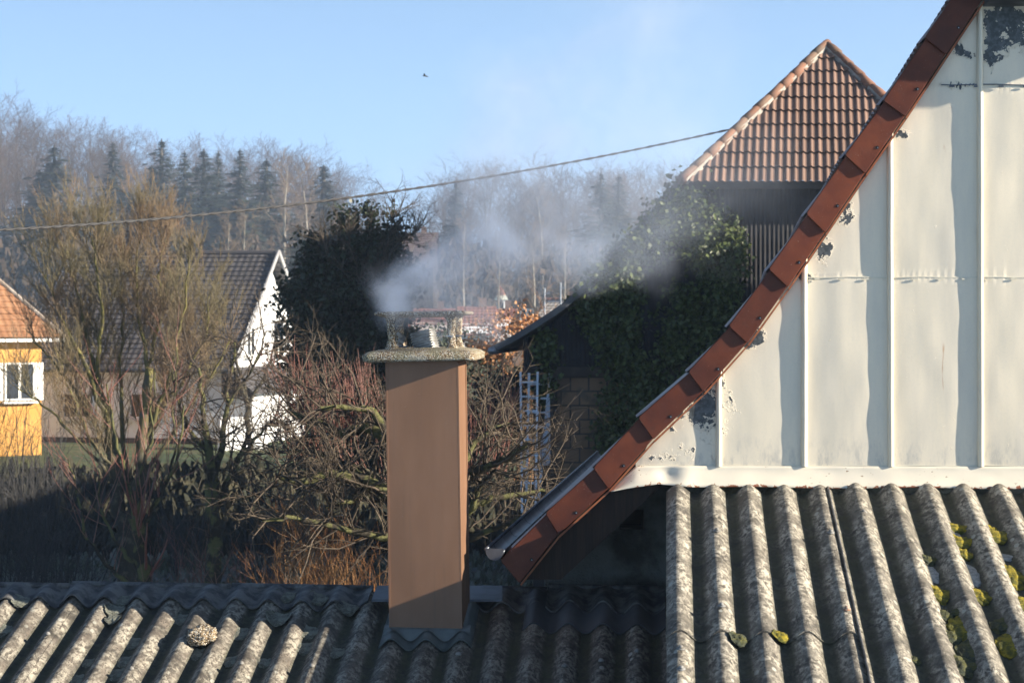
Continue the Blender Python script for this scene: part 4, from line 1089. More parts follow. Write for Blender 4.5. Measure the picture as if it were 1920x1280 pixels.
# annex with pent roof at the gable
q0 = B + we * .02 - wb_ * .0; AL = 1.0; AW = 5.6
mb = MB(); za, zb2 = base - .6, CZ + (600 - 738) / F * 73.6
pa = [up(q0, za), up(q0 + we * AL, za), up(q0 + we * AL + wb_ * AW, za), up(q0 + wb_ * AW, za)]
mb.prism([up(p, zb2) for p in pa], (0, 0, za - zb2)); part('annex_wall', mb, M['white_wall'], WH)
zt2 = CZ + (600 - 690) / F * 74
tiled_roof(None, up(q0 + we * (AL + .35) - wb_ * .5, zb2 - .05), up(q0 + we * (AL + .35) + wb_ * (AW + .3), zb2 - .05), up(q0 + we * .05 + wb_ * (AW + .3), zt2), up(q0 + we * .05 - wb_ * .5, zt2), .28, WH, M['roof_grey'], 'annex_roof', .03)
mb = MB(); mb.prism([up(q0 - wb_ * .5 + we * .05, zb2 - .12), up(q0 + we * (AL + .35) - wb_ * .5, zb2 - .12), up(q0 + we * .05 - wb_ * .5, zt2 - .02)], wb_ * .06); part('annex_gable_board', mb, M['dark_wood'], WH)
c = onwall(537, 785, q0 + we * AL, we); mb = MB(); mb.box(c, (.05, .9, 1.9), -Wy); part('door', mb, M['white_trim'], WH)
# low white garden wall
gwp = P(455, 815, 71.5); gy = R(50)
mb = MB(); mb.box((gwp.x, gwp.y, gwp.z - .1), (1.7, .25, 1.4), -gy + R(80)); o = part('garden_wall', mb, M['white_wall'], None, origin=(gwp.x, gwp.y, ground_z(gwp.x, gwp.y)))
tag(o, 'low white sunlit garden wall in front of the white house annex', 'wall')

# yellow house
Yy = R(-36); ye = Vector((math.cos(Yy), -math.sin(Yy), 0)); yb = Vector((math.sin(Yy), math.cos(Yy), 0))
cY = P(78, 632, 68.5)     # right corner at the eave
YH = thing('yellow_house', (cY.x, cY.y, 1.0), 'ochre yellow house with orange hipped roof at the left edge', 'house')
mb = MB(); W1, W2 = 8.0, 7.0
cs = [cY, cY - ye * W1, cY - ye * W1 + yb * W2, cY + yb * W2]
mb.prism([up(p, .2) for p in cs], (0, 0, cY.z - .2)); part('wall', mb, M['yellow_wall'], YH)
o_ = .55; ez = cY.z - .02
E = [cY + ye * o_ - yb * o_, cY - ye * (W1 + o_) - yb * o_, cY - ye * (W1 + o_) + yb * (W2 + o_), cY + ye * o_ + yb * (W2 + o_)]
rzz = ez + 4.2; r1 = cY - ye * 2.9 + yb * (W2 / 2); r2 = cY - ye * (W1 - 2.9) + yb * (W2 / 2)
r1, r2 = up(r1, rzz), up(r2, rzz)
E = [up(p, ez) for p in E]
tiled_roof(None, E[1], E[0], r1, r2, .3, YH, M['roof_orange'], 'roof', .04)
tiled_roof(None, E[0], E[3], r1 + yb * .01, r1, .3, YH, M['roof_orange'], 'hip_roof', .04)
tiled_roof(None, E[3], E[2], r2, r1, .3, YH, M['roof_orange'], 'rear_roof', .04)
for a, b in ((E[0], r1), (E[1], r2)):
    mb = MB(); mb.tube([a + UPZ * .03, b + UPZ * .04], .075, 8); part('hip_tiles', mb, simple('pale_hip_tile', (.3, .24, .19), (.38, .33, .28), 3, .8), YH)
mb = MB(); mb.prism([p - UPZ * .12 for p in E], (0, 0, .1)); part('eaves_board', mb, M['white_trim'], YH)
c = onwall(36, 715, cY, -yb); window(YH, c, .95, 1.15, ye, -yb, .055, 2)
for s_ in (-1, 1):
    mb = MB(); mb.box(c + ye * (s_ * .68), (.26, .05, 1.2), ax=(ye, -yb, UPZ)); part('shutter', mb, M['white_trim'], YH)

# barn with half hip, tiles and ivy
BY = 36.0
BR = thing('ivy_barn', P(1500, 1160, BY), 'tall dark barn with tiled half hip and ivy climbing over its corrugated gable', 'barn')
M['barn_sheet'] = simple('black_corrugated_cladding', (.012, .011, .013), (.022, .021, .025), 3, .7, .2, 20, .01)
bprof = [(1288, 345), (1215, 420), (1150, 490), (1110, 542), (1065, 583), (1010, 618), (980, 634)]
wallpts = [P(x, y, BY) for x, y in bprof]
mirx = 1550
poly_top = [P(2 * mirx - x, y, BY) for x, y in reversed(bprof)]
def corr_wall(pxs, py_lo, name, m, Yoff=0.0, lam=.076, amp=.006):
    """vertical corrugated cladding between the verge curve and a lower line"""
    x0, x1 = pxs; n = int((x1 - x0) / F * BY / lam * 6); mb = MB()
    for i in range(n + 1):
        px = x0 + (x1 - x0) * i / n
        pxx = px if px <= mirx else 2 * mirx - px
        yt = interp(sorted(bprof), min(pxx, 1288)) if pxx < 1288 else 345
        X = (px - 960) / F * BY
        y_ = BY + Yoff - amp * math.cos(6.283 * X / lam)
        for k in range(5):
            t = k / 4; py = yt + 2 + (py_lo - yt - 2) * t; mb.v.append((X, y_, CZ + (600 - py) / F * BY))
    for i in range(n):
        for k in range(4): a = i * 5 + k; mb.f.append((a, a + 1, a + 6, a + 5))
    return part(name, mb, m, BR, True)
corr_wall((981, 2118), 697, 'gable_cladding', M['barn_sheet'])
def mat_blocks():
    m, nt, bs, co = new_mat('clay_block_masonry')
    v = nd(nt, 'ShaderNodeCombineXYZ', {0: nd(nt, 'ShaderNodeSeparateXYZ', {0: co}).outputs[0], 1: nd(nt, 'ShaderNodeSeparateXYZ', {0: co}).outputs[2], 2: 0.0}).outputs[0]
    b = nd(nt, 'ShaderNodeTexBrick', {'Vector': v, 'Color1': c4((.24, .15, .09)), 'Color2': c4((.17, .11, .075)), 'Mortar': c4((.05, .045, .04)), 'Scale': 1.0, 'Mortar Size': .014, 'Brick Width': .31, 'Row Height': .24})
    a = mixc(nt, ramp(nt, noise_(nt, co, 2.5, 5), .5, .7), b.outputs['Color'], (.09, .08, .06))
    setin(nt, bs, 'Base Color', a); bs.inputs['Roughness'].default_value = .9; bump(nt, bs, b.outputs['Fac'], -.5, .01); return m
mb = MB(); a = P(1045, 697, BY + .02); b = P(2118, 697, BY + .02)
mb.prism([Vector((a.x, a.y, 0)), Vector((b.x, b.y, 0)), b, a], (0, .3, 0)); part('masonry_wall', mb, mat_blocks(), BR)
mb = MB(); a = P(1000, 640, BY + .4); mb.prism([Vector((a.x, a.y, 0)), Vector((8.9, a.y, 0)), Vector((8.9, a.y, a.z)), a], bk * 11); part('barn_body', mb, M['barn_sheet'], BR)
mb = MB(); a = P(1036, 690, BY - .06); mb.box((a.x, a.y, a.z / 2), (.16, .16, a.z)); part('timber_post', mb, M['dark_wood'], BR)
mb = MB(); a = P(980, 697, BY - .03); b = P(1300, 697, BY - .03); mb.bar(a, b, .1, .16); part('timber_beam', mb, M['dark_wood'], BR)
# main roof slopes: bell cast strip swept back
vb = [(925, 660), (960, 642), (1010, 612), (1062, 577), (1108, 536), (1160, 478), (1216, 416), (1284, 341)]
for sgn, nm in ((1, 'left_roof'), (-1, 'right_roof')):
    mb = MB(); pts = [P(x if sgn > 0 else 2 * mirx - x, y, BY - .3) for x, y in vb]
    for a, b in zip(pts[:-1], pts[1:]):
        d = (b - a); nn_ = Vector((-d.z, 0, d.x)).normalized() * (.1 if sgn > 0 else -.1)
        mb.prism([a, b, b + nn_, a + nn_], bk * 11.5)
    # up to the ridge
    a = pts[-1] + Vector((0, .9, 0)); b = P(mirx, 82, BY); b = P(1549, 92, BY + 3.3)
    mb.add([a, b, b + bk * 8, a + bk * 10.5], [(0, 1, 2, 3) if sgn > 0 else (3, 2, 1, 0)])
    part('main_roof', mb, simple('old_grey_roof_board', (.09, .092, .095), (.15, .15, .15), 2, .85, .3, 12, .01), BR)
# barn gutter end
mb = MB(); a = P(922, 657, BY - .35); mb.tube([a, a + bk * 11], .07, 10); part('gutter', mb, M['zinc'], BR, True)
# half hip: real waved tile courses
hl = P(1279, 341, BY - .45); hr = P(2 * mirx - 1279, 341, BY - .45)
apx = Vector((0, BY + 3.2, 0)); apx = P(1549, 86, BY + 3.2)
sk = apx - (hl + hr) / 2
M['barn_tile'] = mat_roofrows('weathered_clay_tiles', (.135, .082, .06), (.215, .135, .10), .34, .27, .3)
mb = MB(); uvs = []; ex = (hr - hl).normalized(); Wd = (hr - hl).length; nrm = ex.cross(sk).normalized(); nr_ = 10; lamt = .134
nu = int(Wd / lamt * 8)
for r_ in range(nr_):
    for t, l in ((r_ / nr_ - .012, .045), ((r_ + 1) / nr_, 0.0)):
        half = Wd / 2 * (1 - t); 
        for i in range(nu + 1):
            uu = -Wd / 2 + Wd * i / nu; u2 = max(-half, min(half, uu))
            ccx = math.cos(6.283 * uu / lamt); wv = .022 * (ccx if ccx > -.3 else -.3)
            p = (hl + hr) / 2 + ex * u2 + sk * t + nrm * (l + wv); mb.v.append(tuple(p)); uvs.append((uu, (t + .012) * 10 * .34, 0))
q = nu + 1
for r_ in range(2 * nr_ - 1):
    for i in range(nu): a = r_ * q + i; mb.f.append((a, a + 1, a + q + 1, a + q))
o = part('half_hip_roof', mb, M['barn_tile'], BR); at = o.data.attributes.new('ruv', 'FLOAT_VECTOR', 'POINT'); at.data.foreach_set('vector', np.array(uvs, dtype=np.float32).ravel())
# hip ridge tiles on mortar
M['ridge_clay'] = simple('clay_ridge_tile', (.19, .095, .06), (.15, .105, .075), 2, .8, .3, 20, .005, rnd_obj=.25); M['mortar'] = simple('old_mortar', (.25, .23, .2), (.35, .32, .28), 8, .95, .5, 30, .01)
for a, b, n_ in ((hl, apx, 12), (hr, apx, 12)):
    d = (b - a) / n_
    for k in range(n_):
        mb = MB(); jj = Vector((rnd.uniform(-.015, .015), 0, rnd.uniform(-.012, .015))); p0_ = a + d * k + nrm * .03 + jj; p1_ = a + d * (k + 1.12) + nrm * .03 - jj
        mb.tube([p0_ - d.normalized() * .02, p0_ + d * .5, p1_], [.098, .09, .076], 10); part('hip_tile', mb, M['ridge_clay'], BR, True)
    mb = MB(); mb.bar(a + nrm * .0 , b, .2, .1); part('mortar_bed', mb, M['mortar'], BR)
mb = MB(); mb.bar(hl + Vector((0, .05, -.045)), hr + Vector((0, .05, -.045)), .07, .13); part('eaves_board', mb, M['dark_wood'], BR)

# --- leaves (ivy, evergreen): thousands of small faces
def leaves(cent, size, rng_, flat=None, aspect=.8):
    n = len(cent); a = rng_.normal(size=(n, 3)); 
    if flat is not None: a = a * .65 + np.array(flat)
    a /= np.linalg.norm(a, axis=1)[:, None]
    b = np.cross(a, rng_.normal(size=(n, 3))); b /= np.linalg.norm(b, axis=1)[:, None]; c = np.cross(a, b)
    s_ = (size * rng_.uniform(.6, 1.3, n))[:, None]
    V = np.stack([cent - b * s_ * .5, cent + c * s_ * .5 * aspect + a * s_ * .08, cent + b * s_ * .55, cent - c * s_ * .5 * aspect + a * s_ * .08], 1).reshape(-1, 3)
    return V, np.arange(n * 4).reshape(-1, 4)
def mat_leaf(name, a, b, rough=.45):
    m, nt, bs, co = new_mat(name)
    k = nd(nt, 'ShaderNodeTexWhiteNoise', {'Vector': nd(nt, 'ShaderNodeVectorMath', {0: co, 1: (9.0, 9.0, 9.0)}, operation='FLOOR').outputs[0]}).outputs['Value']
    k2 = noise_(nt, co, 14, 2)
    c = mixc(nt, ramp(nt, k2, .3, .7), a, b)
    setin(nt, bs, 'Base Color', c); bs.inputs['Roughness'].default_value = rough; bs.inputs['Specular IOR Level'].default_value = .3
    return m
M['ivy'] = mat_leaf('ivy_leaf', (.02, .034, .010), (.085, .11, .03)); M['holly'] = mat_leaf('dark_evergreen_leaf', (.010, .018, .010), (.035, .05, .022))
g_ = np.random.default_rng(8)
# ivy clumps on the barn gable: (px, py, rx px, ry px, depth, weight)
ivc = [(1300, 420, 62, 80, .5, 1.3), (1335, 500, 60, 80, .45, 1.3), (1240, 400, 48, 40, .5, .9), (1200, 450, 50, 50, .55, 1), (1160, 480, 42, 45, .5, .9), (1140, 540, 44, 50, .55, 1), (1180, 560, 40, 55, .5, .9),
       (1150, 620, 50, 60, .45, 1), (1170, 700, 60, 60, .45, 1), (1300, 600, 70, 70, .45, 1.3), (1250, 680, 80, 60, .5, 1.2), (1190, 770, 70, 60, .55, 1), (1260, 740, 80, 50, .5, 1), (1375, 470, 26, 90, .3, .8), (1275, 350, 26, 30, .35, .6),
       (1025, 640, 14, 60, .25, .35), (1020, 720, 18, 50, .25, .25), (1150, 830, 50, 40, .5, .5), (1350, 580, 50, 70, .4, .9), (1100, 570, 22, 34, .35, .4)]
cs_ = []
for x, y, rx, ry, dp, w in ivc:
    # each clump is itself a scatter of small bunches
    for q in range(int(34 * w)):
        v = g_.normal(size=3); v /= np.linalg.norm(v); rr_ = g_.random() ** .4
        bx, by, bd = x + v[0] * rx * rr_, y + v[1] * ry * rr_, abs(v[2]) * dp * rr_
        if 1196 < bx < 1236 and 505 < by < 668: continue
        if by > 345 and bx > 1285 or (bx <= 1290 and by > interp([(p[0], p[1]) for p in sorted(vb)], max(925, min(1284, bx))) - 14):
            m_ = int(30)
            pt = P(bx, by, BY - .08 - bd)
            cs_.append(np.array(pt)[None, :] + g_.normal(size=(m_, 3)) * np.array([.11, .07, .12]))
cc = np.concatenate(cs_)
V, Fc = leaves(cc, .085, g_, flat=(0, -.6, .35)); o = part('ivy', None, M['ivy'], None, verts=V, faces=Fc, origin=P(1260, 900, BY - .3)); tag(o, 'thick dark ivy covering the left part of the barn gable', 'ivy')
# evergreen tree
def evergreen(name, clumps, Y, seed, m, label, size=.1, per=34, cl=1.0, cat='tree', base_px=None):
    g2 = np.random.default_rng(seed); out = []; bp = base_px or (clumps[0][0], 1100)
    bx_ = P(bp[0], 600, Y); root = Vector((bx_.x, Y, ground_z(bx_.x, Y)))
    t = thing(name, root, label, cat)
    for x, y, rx, ry in clumps:
        n_ = int(rx * ry / 60 * cl)
        for q in range(n_):
            v = g2.normal(size=3); v /= np.linalg.norm(v); rr_ = g2.random() ** .33 * (1 + .24 * g2.normal())
            pt = P(x + v[0] * rx * rr_, y + v[1] * ry * rr_, Y + v[2] * rx * Y / F * rr_)
            out.append(np.array(pt)[None, :] + g2.normal(size=(per, 3)) * np.array([.13, .13, .11]))
    V, Fc = leaves(np.concatenate(out), size, g2, flat=(0, 0, .3)); part('crown', None, m, t, verts=V, faces=Fc)
    mb = MB()
    top_ = P(clumps[0][0], clumps[0][1], Y); mb.tube([root - UPZ * .2, root.lerp(top_, .5) + Vector((.1, 0, 0)), top_], [.16, .12, .05], 8)
    for x, y, rx, ry in clumps[1:]:
        e_ = P(x, y, Y); mb.tube([root.lerp(top_, .4), root.lerp(top_, .5).lerp(e_, .5) + Vector((0, 0, .2)), e_], [.09, .06, .03], 6)
    part('trunk', mb, M['bark_dark'], t)
    return t
evergreen('evergreen_tree', [(650, 560, 85, 85), (600, 545, 62, 65), (705, 570, 55, 85), (640, 660, 100, 75), (580, 620, 50, 60), (700, 680, 65, 75), (665, 475, 70, 50), (640, 760, 100, 80), (720, 490, 38, 60), (565, 690, 45, 34), (600, 470, 40, 34), (740, 620, 30, 60), (700, 800, 60, 80), (655, 425, 26, 30), (735, 435, 24, 34), (690, 410, 16, 20), (585, 505, 28, 26), (545, 560, 22, 30), (770, 520, 20, 34)], 43.0, 4, M['holly'], 'black green evergreen tree between the white house and the chimney', .10, 30, 1.25, base_px=(650, 1100))
evergreen('evergreen_tree', [(830, 640, 55, 34), (800, 700, 60, 40), (900, 670, 50, 40), (780, 640, 30, 40)], 52.0, 6, M['holly'], 'low dark evergreen seen through the chimney cap', .10, 26, .8, base_px=(830, 1050))
evergreen('evergreen_shrub', [(900, 800, 70, 90), (960, 740, 40, 60), (640, 860, 90, 70), (720, 840, 60, 80)], 47.0, 9, M['bramble'], 'dark mass of evergreen shrubs behind the pruned fruit tree', .12, 26, .7, 'shrub', base_px=(800, 1040))

# --- ladder and boards against the barn
LD = thing('ladder', P(1000, 935, BY - 1.0), 'aluminium ladder leaning against the barn under the dark cladding', 'ladder')
M['alu'] = simple('aluminium', (.62, .68, .76), (.5, .55, .62), 5, .5, metal=.2)
Yl = BY - .55
for xa, xb in ((976, 977), (1008, 1002)):
    mb = MB(); mb.bar(P(xa, 698, Yl + .3), P(xb + 2, 960, Yl - .5), .035, .07, up=(0, 1, 0)); part('rail', mb, M['alu'], LD)
for k in range(10):
    y = 716 + 27 * k; yy = Yl + .3 - .8 * (y - 698) / 262
    mb = MB(); mb.bar(P(977, y, yy), P(1006 - .02 * k, y, yy), .03, .03); part('rung', mb, M['alu'], LD)
LD2 = thing('ladder', P(1020, 940, BY - .6), 'second wider ladder behind the first with pale boards beside it', 'ladder')
for xa, xb in ((992, 986), (1031, 1008)):
    mb = MB(); mb.bar(P(xa, 700, Yl + .42), P(xb, 960, Yl - .2), .04, .07, up=(0, 1, 0)); part('rail', mb, M['alu'], LD2)
for k in range(9):
    y = 720 + 26.5 * k; yy = Yl + .42 - .62 * (y - 700) / 260; t = (y - 700) / 260
    mb = MB(); mb.bar(P(992 - 6 * t, y, yy), P(1031 - 23 * t, y, yy), .032, .032); part('rung', mb, M['alu'], LD2)
mb = MB(); mb.prism([P(1026, 745, Yl - .05), P(1031, 745, Yl - .05), P(1032, 872, Yl - .1), P(1010, 872, Yl - .1)], (0, .04, 0)); o = part('board', mb, simple('pale_blue_grey_board', (.35, .4, .47), (.28, .32, .38), 3, .8), None, origin=P(1020, 872, Yl)); tag(o, 'pale tapering board leaning beside the ladders', 'board')

# --- village beyond
M['brown_stack'] = simple('sooty_brick', (.14, .09, .07), (.2, .13, .1), 2, .9)
def gable(name, px0, px1, py_e, py_r, Y, depth, m_r, m_w, label, yaw=0, base_=None):
    a = P(px0, py_e, Y); b = P(px1, py_e, Y); w = (b - a).length; ex_ = Vector((math.cos(yaw), -math.sin(yaw), 0)); bk_ = Vector((math.sin(yaw), math.cos(yaw), 0))
    rz_ = CZ + (600 - py_r) / F * (Y + depth / 2); gz = ground_z(a.x, Y)
    t = thing(name, (a.x, Y, gz), label, 'house', None)
    mb = MB(); A_, B_ = up(a, gz - 1), up(a + ex_ * w, gz - 1); 
    pr = [B_, B_ + bk_ * depth, up(B_ + bk_ * depth, a.z), up(B_ + bk_ * (depth / 2), rz_ - .1), up(B_, a.z)]
    mb.prism(pr, -ex_ * w); part('wall', mb, m_w, t)
    e = [up(A_ - bk_ * .3 - ex_ * .3, a.z - .2), up(B_ - bk_ * .3 + ex_ * .3, a.z - .2), up(B_ + bk_ * (depth / 2) + ex_ * .3, rz_), up(A_ + bk_ * (depth / 2) - ex_ * .3, rz_)]
    tiled_roof(None, *e, .5, t, m_r, 'roof', .05)
    e = [up(B_ + bk_ * (depth + .3) + ex_ * .3, a.z - .2), up(A_ + bk_ * (depth + .3) - ex_ * .3, a.z - .2), up(A_ + bk_ * (depth / 2) - ex_ * .3, rz_ - .01), up(B_ + bk_ * (depth / 2) + ex_ * .3, rz_ - .01)]
    tiled_roof(None, *e, .5, t, m_r, 'roof', .05)
    mb = MB(); c = up(A_ + ex_ * (w * .7) + bk_ * (depth / 2), rz_); mb.box(c, (.5, .5, 1.2), -yaw); part('chimney_stack', mb, M['brown_stack'], t)
    for k in ((.3, .7) if 'dark_roofed' not in name else ()): window(t, up(A_ + ex_ * (w * k) - bk_ * .02, a.z - 1.6), .9, 1.1, ex_, -bk_, .1)
M['grey_wall'] = simple('grey_render', (.35, .31, .29), (.42, .38, .35), .8, .9); M['roof_pale'] = mat_roofrows('pale_grey_tiles', (.30, .29, .27), (.38, .36, .33), .35, .3)
gable('red_roofed_house', 862, 922, 624, 574, 150, 9, M['roof_red'], M['white_wall'], 'small red roofed house seen right beside the chimney cap')
gable('red_roofed_house', 922, 966, 612, 578, 162, 8, M['roof_red'], M['white_wall'], 'second red roofed house below the church spire')
gable('red_roofed_house', 770, 845, 618, 578, 175, 9, M['roof_red'], M['grey_wall'], 'red roofed house seen above and through the chimney cap')
gable('grey_roofed_house', 1000, 1062, 606, 563, 140, 8, M['roof_pale'], M['grey_wall'], 'grey roofed house just left of the barn eaves', R(20))
gable('red_roofed_house', 1030, 1090, 575, 558, 190, 8, M['roof_red'], M['grey_wall'], 'far red roof showing above the grey roofed house')
gable('dark_roofed_house', 735, 812, 500, 436, 210, 14, simple('dark_brown_roofing', (.08, .05, .045), (.12, .08, .07), 2, .8), M['dark_wood'], 'dark roofed building veiled by smoke on the slope')
# brown gable end
mb = MB(); a = P(958, 610, 139); b = P(1018, 610, 139); c = P(988, 556, 139); gz = ground_z(a.x, 139)
mb.prism([up(a, gz - 1), up(b, gz - 1), b, c, a], (0, 6, 0)); t = thing('brown_house', up(a, gz), 'brown gabled house half hidden by the orange leaved bush', 'house'); part('wall', mb, simple('brown_boarding', (.2, .14, .11), (.26, .19, .15), 1, .9), t)
mb = MB(); mb.bar(b + Vector((.2, -.2, -.2)), c + Vector((0, -.2, .1)), .3, .15); mb.bar(a + Vector((-.2, -.2, -.2)), c + Vector((0, -.2, .1)), .3, .15); part('barge_board', mb, M['dark_wood'], t)
window(t, (a + b) / 2 + Vector((0, -.03, .5)), .8, 1.1, Vector((1, 0, 0)), Vector((0, -1, 0)), .1)
# church tower
CT = thing('church_tower', up(P(940, 600, 172), ground_z(P(940, 600, 172).x, 172)), 'small white church tower with pale green belfry and pointed red roof', 'church')
cc0 = P(940, 562, 172); cc1 = P(940, 556, 172); wz = 14 / F * 172 / 2 * 1.25
mb = MB(); mb.box((cc0.x, 172.6, (cc0.z + 2) / 2), (wz * 1.9, wz * 1.9, cc0.z - 2)); part('tower_wall', mb, M['white_wall'], CT)
mb = MB(); k = wz * 1.5
ba = [Vector((cc0.x + sx * k, 172.6 + sy * k, cc0.z)) for sx, sy in ((-1, -1), (1, -1), (1, 1), (-1, 1))]; tp_ = [Vector((cc0.x + (p.x - cc0.x) * .62, 172.6 + (p.y - 172.6) * .62, P(940, 553, 172).z)) for p in ba]
mb.add(ba + tp_, [(0, 1, 5, 4), (1, 2, 6, 5), (2, 3, 7, 6), (3, 0, 4, 7), (3, 2, 1, 0), (4, 5, 6, 7)]); part('belfry_skirt', mb, simple('pale_green_copper', (.42, .5, .42), (.6, .62, .55), 3, .6), CT)
ap = P(934, 532, 172.6); n8 = 8; base_r = [Vector((cc0.x + math.cos(6.283 * i / n8 + .4) * wz * 1.1, 172.6 + math.sin(6.283 * i / n8 + .4) * wz * 1.1, P(940, 553.5, 172).z)) for i in range(n8)]
mid_r = [(p * .42 + Vector((cc0.x - .1, 172.6, ap.z)) * .58) for p in base_r]
mb = MB(); mb.add(base_r + mid_r + [ap], [(i, (i + 1) % n8, n8 + (i + 1) % n8, n8 + i) for i in range(n8)] + [(n8 + i, n8 + (i + 1) % n8, 2 * n8) for i in range(n8)]); part('spire', mb, M['roof_red'], CT)
mb = MB(); mb.box((cc0.x, 172.55 - wz, P(940, 572, 172).z), (.35, .1, .5)); part('window', mb, M['dark_glass'], CT)
for px, y0, y1, Y, lb in ((1021, 540, 605, 110, 'thin pale pole with a small aerial in front of the grey roof'), (1051, 530, 560, 120, 'second thin pole further right beside the barn roof')):
    t = thing('aerial_pole', up(P(px, y1, Y), ground_z(P(px, y1, Y).x, Y)), lb, 'pole'); mb = MB(); a = P(px, y0, Y); mb.tube([up(a, ground_z(a.x, Y)), a], .05, 6); part('pole', mb, M['zinc'], t)
    mb = MB(); q = P(px + 5, y0 + 10, Y); mb.box(q, (.28, .05, .06)); mb.box(q + Vector((0, 0, .1)), (.28, .05, .02)); mb.bar(P(px, y0 + 10, Y), q, .03); part('aerial', mb, M['zinc'], t)

# ------------------------------------------------------------------ garden trees
def limb_tree(name, root_px, Y, limbs, C, mats, label, seed, cat='tree', tube_k=7, jitY=.8):
    """limbs: list of (px polyline, r0, r1, dY) ; twigs grown along them by settings C (level 0 = first twigs)"""
    rg = random.Random(seed); T = [Tubes(), Tubes()]
    x = P(root_px, 600, Y).x; root = Vector((x, Y, ground_z(x, Y)))
    for pts, r0, r1, dY, nt_ in limbs:
        pp = [P(a, b, Y + dY * i / max(1, len(pts) - 1)) for i, (a, b) in enumerate(pts)]
        # smooth + gnarl
        out = []
        for a, b in zip(pp[:-1], pp[1:]):
            for k in range(5):
                t = k / 5; q = a.lerp(b, t); ln = (b - a).length
                out.append(q + Vector((rg.gauss(0, 1), rg.gauss(0, 1), rg.gauss(0, 1))) * ln * .025)
        out.append(pp[-1]); m_ = len(out) - 1
        rr = [r0 + (r1 - r0) * i / m_ for i in range(m_ + 1)]
        rr = [r_ * rg.uniform(.9, 1.15) for r_ in rr]
        T[0].add([tuple(q) for q in out], rr, tube_k)
        for k in range(nt_):
            t = rg.uniform(.12, 1) * m_; i = min(m_ - 1, int(t)); a = out[i].lerp(out[i + 1], t - i); dd = (out[i + 1] - out[i]).normalized()
            q = C[0]; rv = Vector((rg.gauss(0, 1), rg.gauss(0, 1), rg.gauss(0, 1))); pv = (rv - dd * rv.dot(dd)).normalized()
            up_ = q.get('bias', .5)
            nd_ = (dd * rg.uniform(.0, .7) + pv * .8 + Vector((0, 0, up_))).normalized()
            L = q['len0'] * rg.uniform(.5, 1.2)
            grow([T[1]], tuple(a), tuple(nd_), L, max(q['r'], rr[i] * q.get('rr', .25)) if rr[i] * .25 < .03 else .03, 0, C, rg)
    t = thing(name, root, label, cat)
    for tt, m, pn in zip(T, mats, ('trunk', 'crown')):
        v, f_ = tt.arr(); part(pn, None, m, t, verts=v, faces=f_)
    return t
def shoots(len0, r, up=.14, bias=.9, sub=(2, 4), **k):
    return [dict(seg=5, jit=.07, up=up, tip=.3, k=4, len0=len0, r=r, bias=bias, **k), dict(n=sub, t0=.25, ang=(12, 40), len=.5, rr=.6, seg=3, jit=.08, up=up, rmin=r * .5)]
# big willow: a broom of upright shoots
m, nt, bs, co = new_mat('willow_bark')
zz_ = nd(nt, 'ShaderNodeSeparateXYZ', {0: co}).outputs[2]
a = mixc(nt, ramp(nt, mth(nt, 'ADD', zz_, noise_(nt, co, 1.5, 4)), 3.2, 5.6), (.045, .038, .026), (.16, .145, .045))
a = mixc(nt, ramp(nt, noise_(nt, co, 9, 4), .5, .65), a, (.10, .09, .06)); setin(nt, bs, 'Base Color', a); bs.inputs['Roughness'].default_value = .85
M['willow_bark'] = m
WS = [dict(seg=5, jit=.07, up=.10, tip=.3, k=3, len0=.95, r=.006, bias=1.1, rr=.25), dict(n=(6, 9), t0=.15, ang=(12, 38), len=.55, rr=.6, seg=3, jit=.08, up=.10, rmin=.0045), dict(n=(3, 5), t0=.2, ang=(12, 40), len=.55, rr=.7, seg=2, jit=.08, up=.08, rmin=.0042)]
wl = [([(232, 1340), (234, 1200), (238, 1060), (238, 960)], .19, .17, 0, 0), ([(226, 1000), (218, 900), (205, 800), (180, 700)], .12, .07, .1, 0), ([(245, 1000), (262, 880), (272, 780), (280, 690)], .12, .07, -.1, 0)]
for pts, r0, n_ in [([(215, 860), (150, 720), (95, 620), (50, 545)], .05, 22), ([(205, 800), (150, 640), (110, 530), (85, 440)], .055, 30), ([(185, 715), (160, 590), (140, 480), (125, 395)], .05, 32), ([(182, 710), (190, 590), (185, 470), (172, 370)], .05, 34),
                    ([(235, 900), (225, 700), (228, 540), (222, 370)], .055, 36), ([(278, 700), (262, 580), (255, 470), (262, 350)], .05, 34), ([(280, 690), (300, 560), (300, 450), (308, 365)], .05, 34), ([(265, 850), (315, 680), (345, 540), (352, 410)], .055, 34),
                    ([(270, 800), (340, 690), (385, 580), (395, 470)], .05, 30), ([(262, 900), (340, 760), (400, 650), (432, 560)], .045, 24), ([(225, 920), (130, 780), (70, 700), (30, 650)], .04, 18), ([(232, 900), (170, 800), (130, 690), (100, 570)], .04, 20), ([(262, 860), (300, 760), (330, 640), (330, 520)], .04, 22)]:
    pts = [pts[0]] + [(x_, y_ + 75 * k_ / (len(pts) - 1)) for k_, (x_, y_) in enumerate(pts) if k_]
    wl.append((pts, r0 * .72, .010, rg.uniform(-.8, .8), int(n_ * 1.35)))
WILL = (wl, WS)
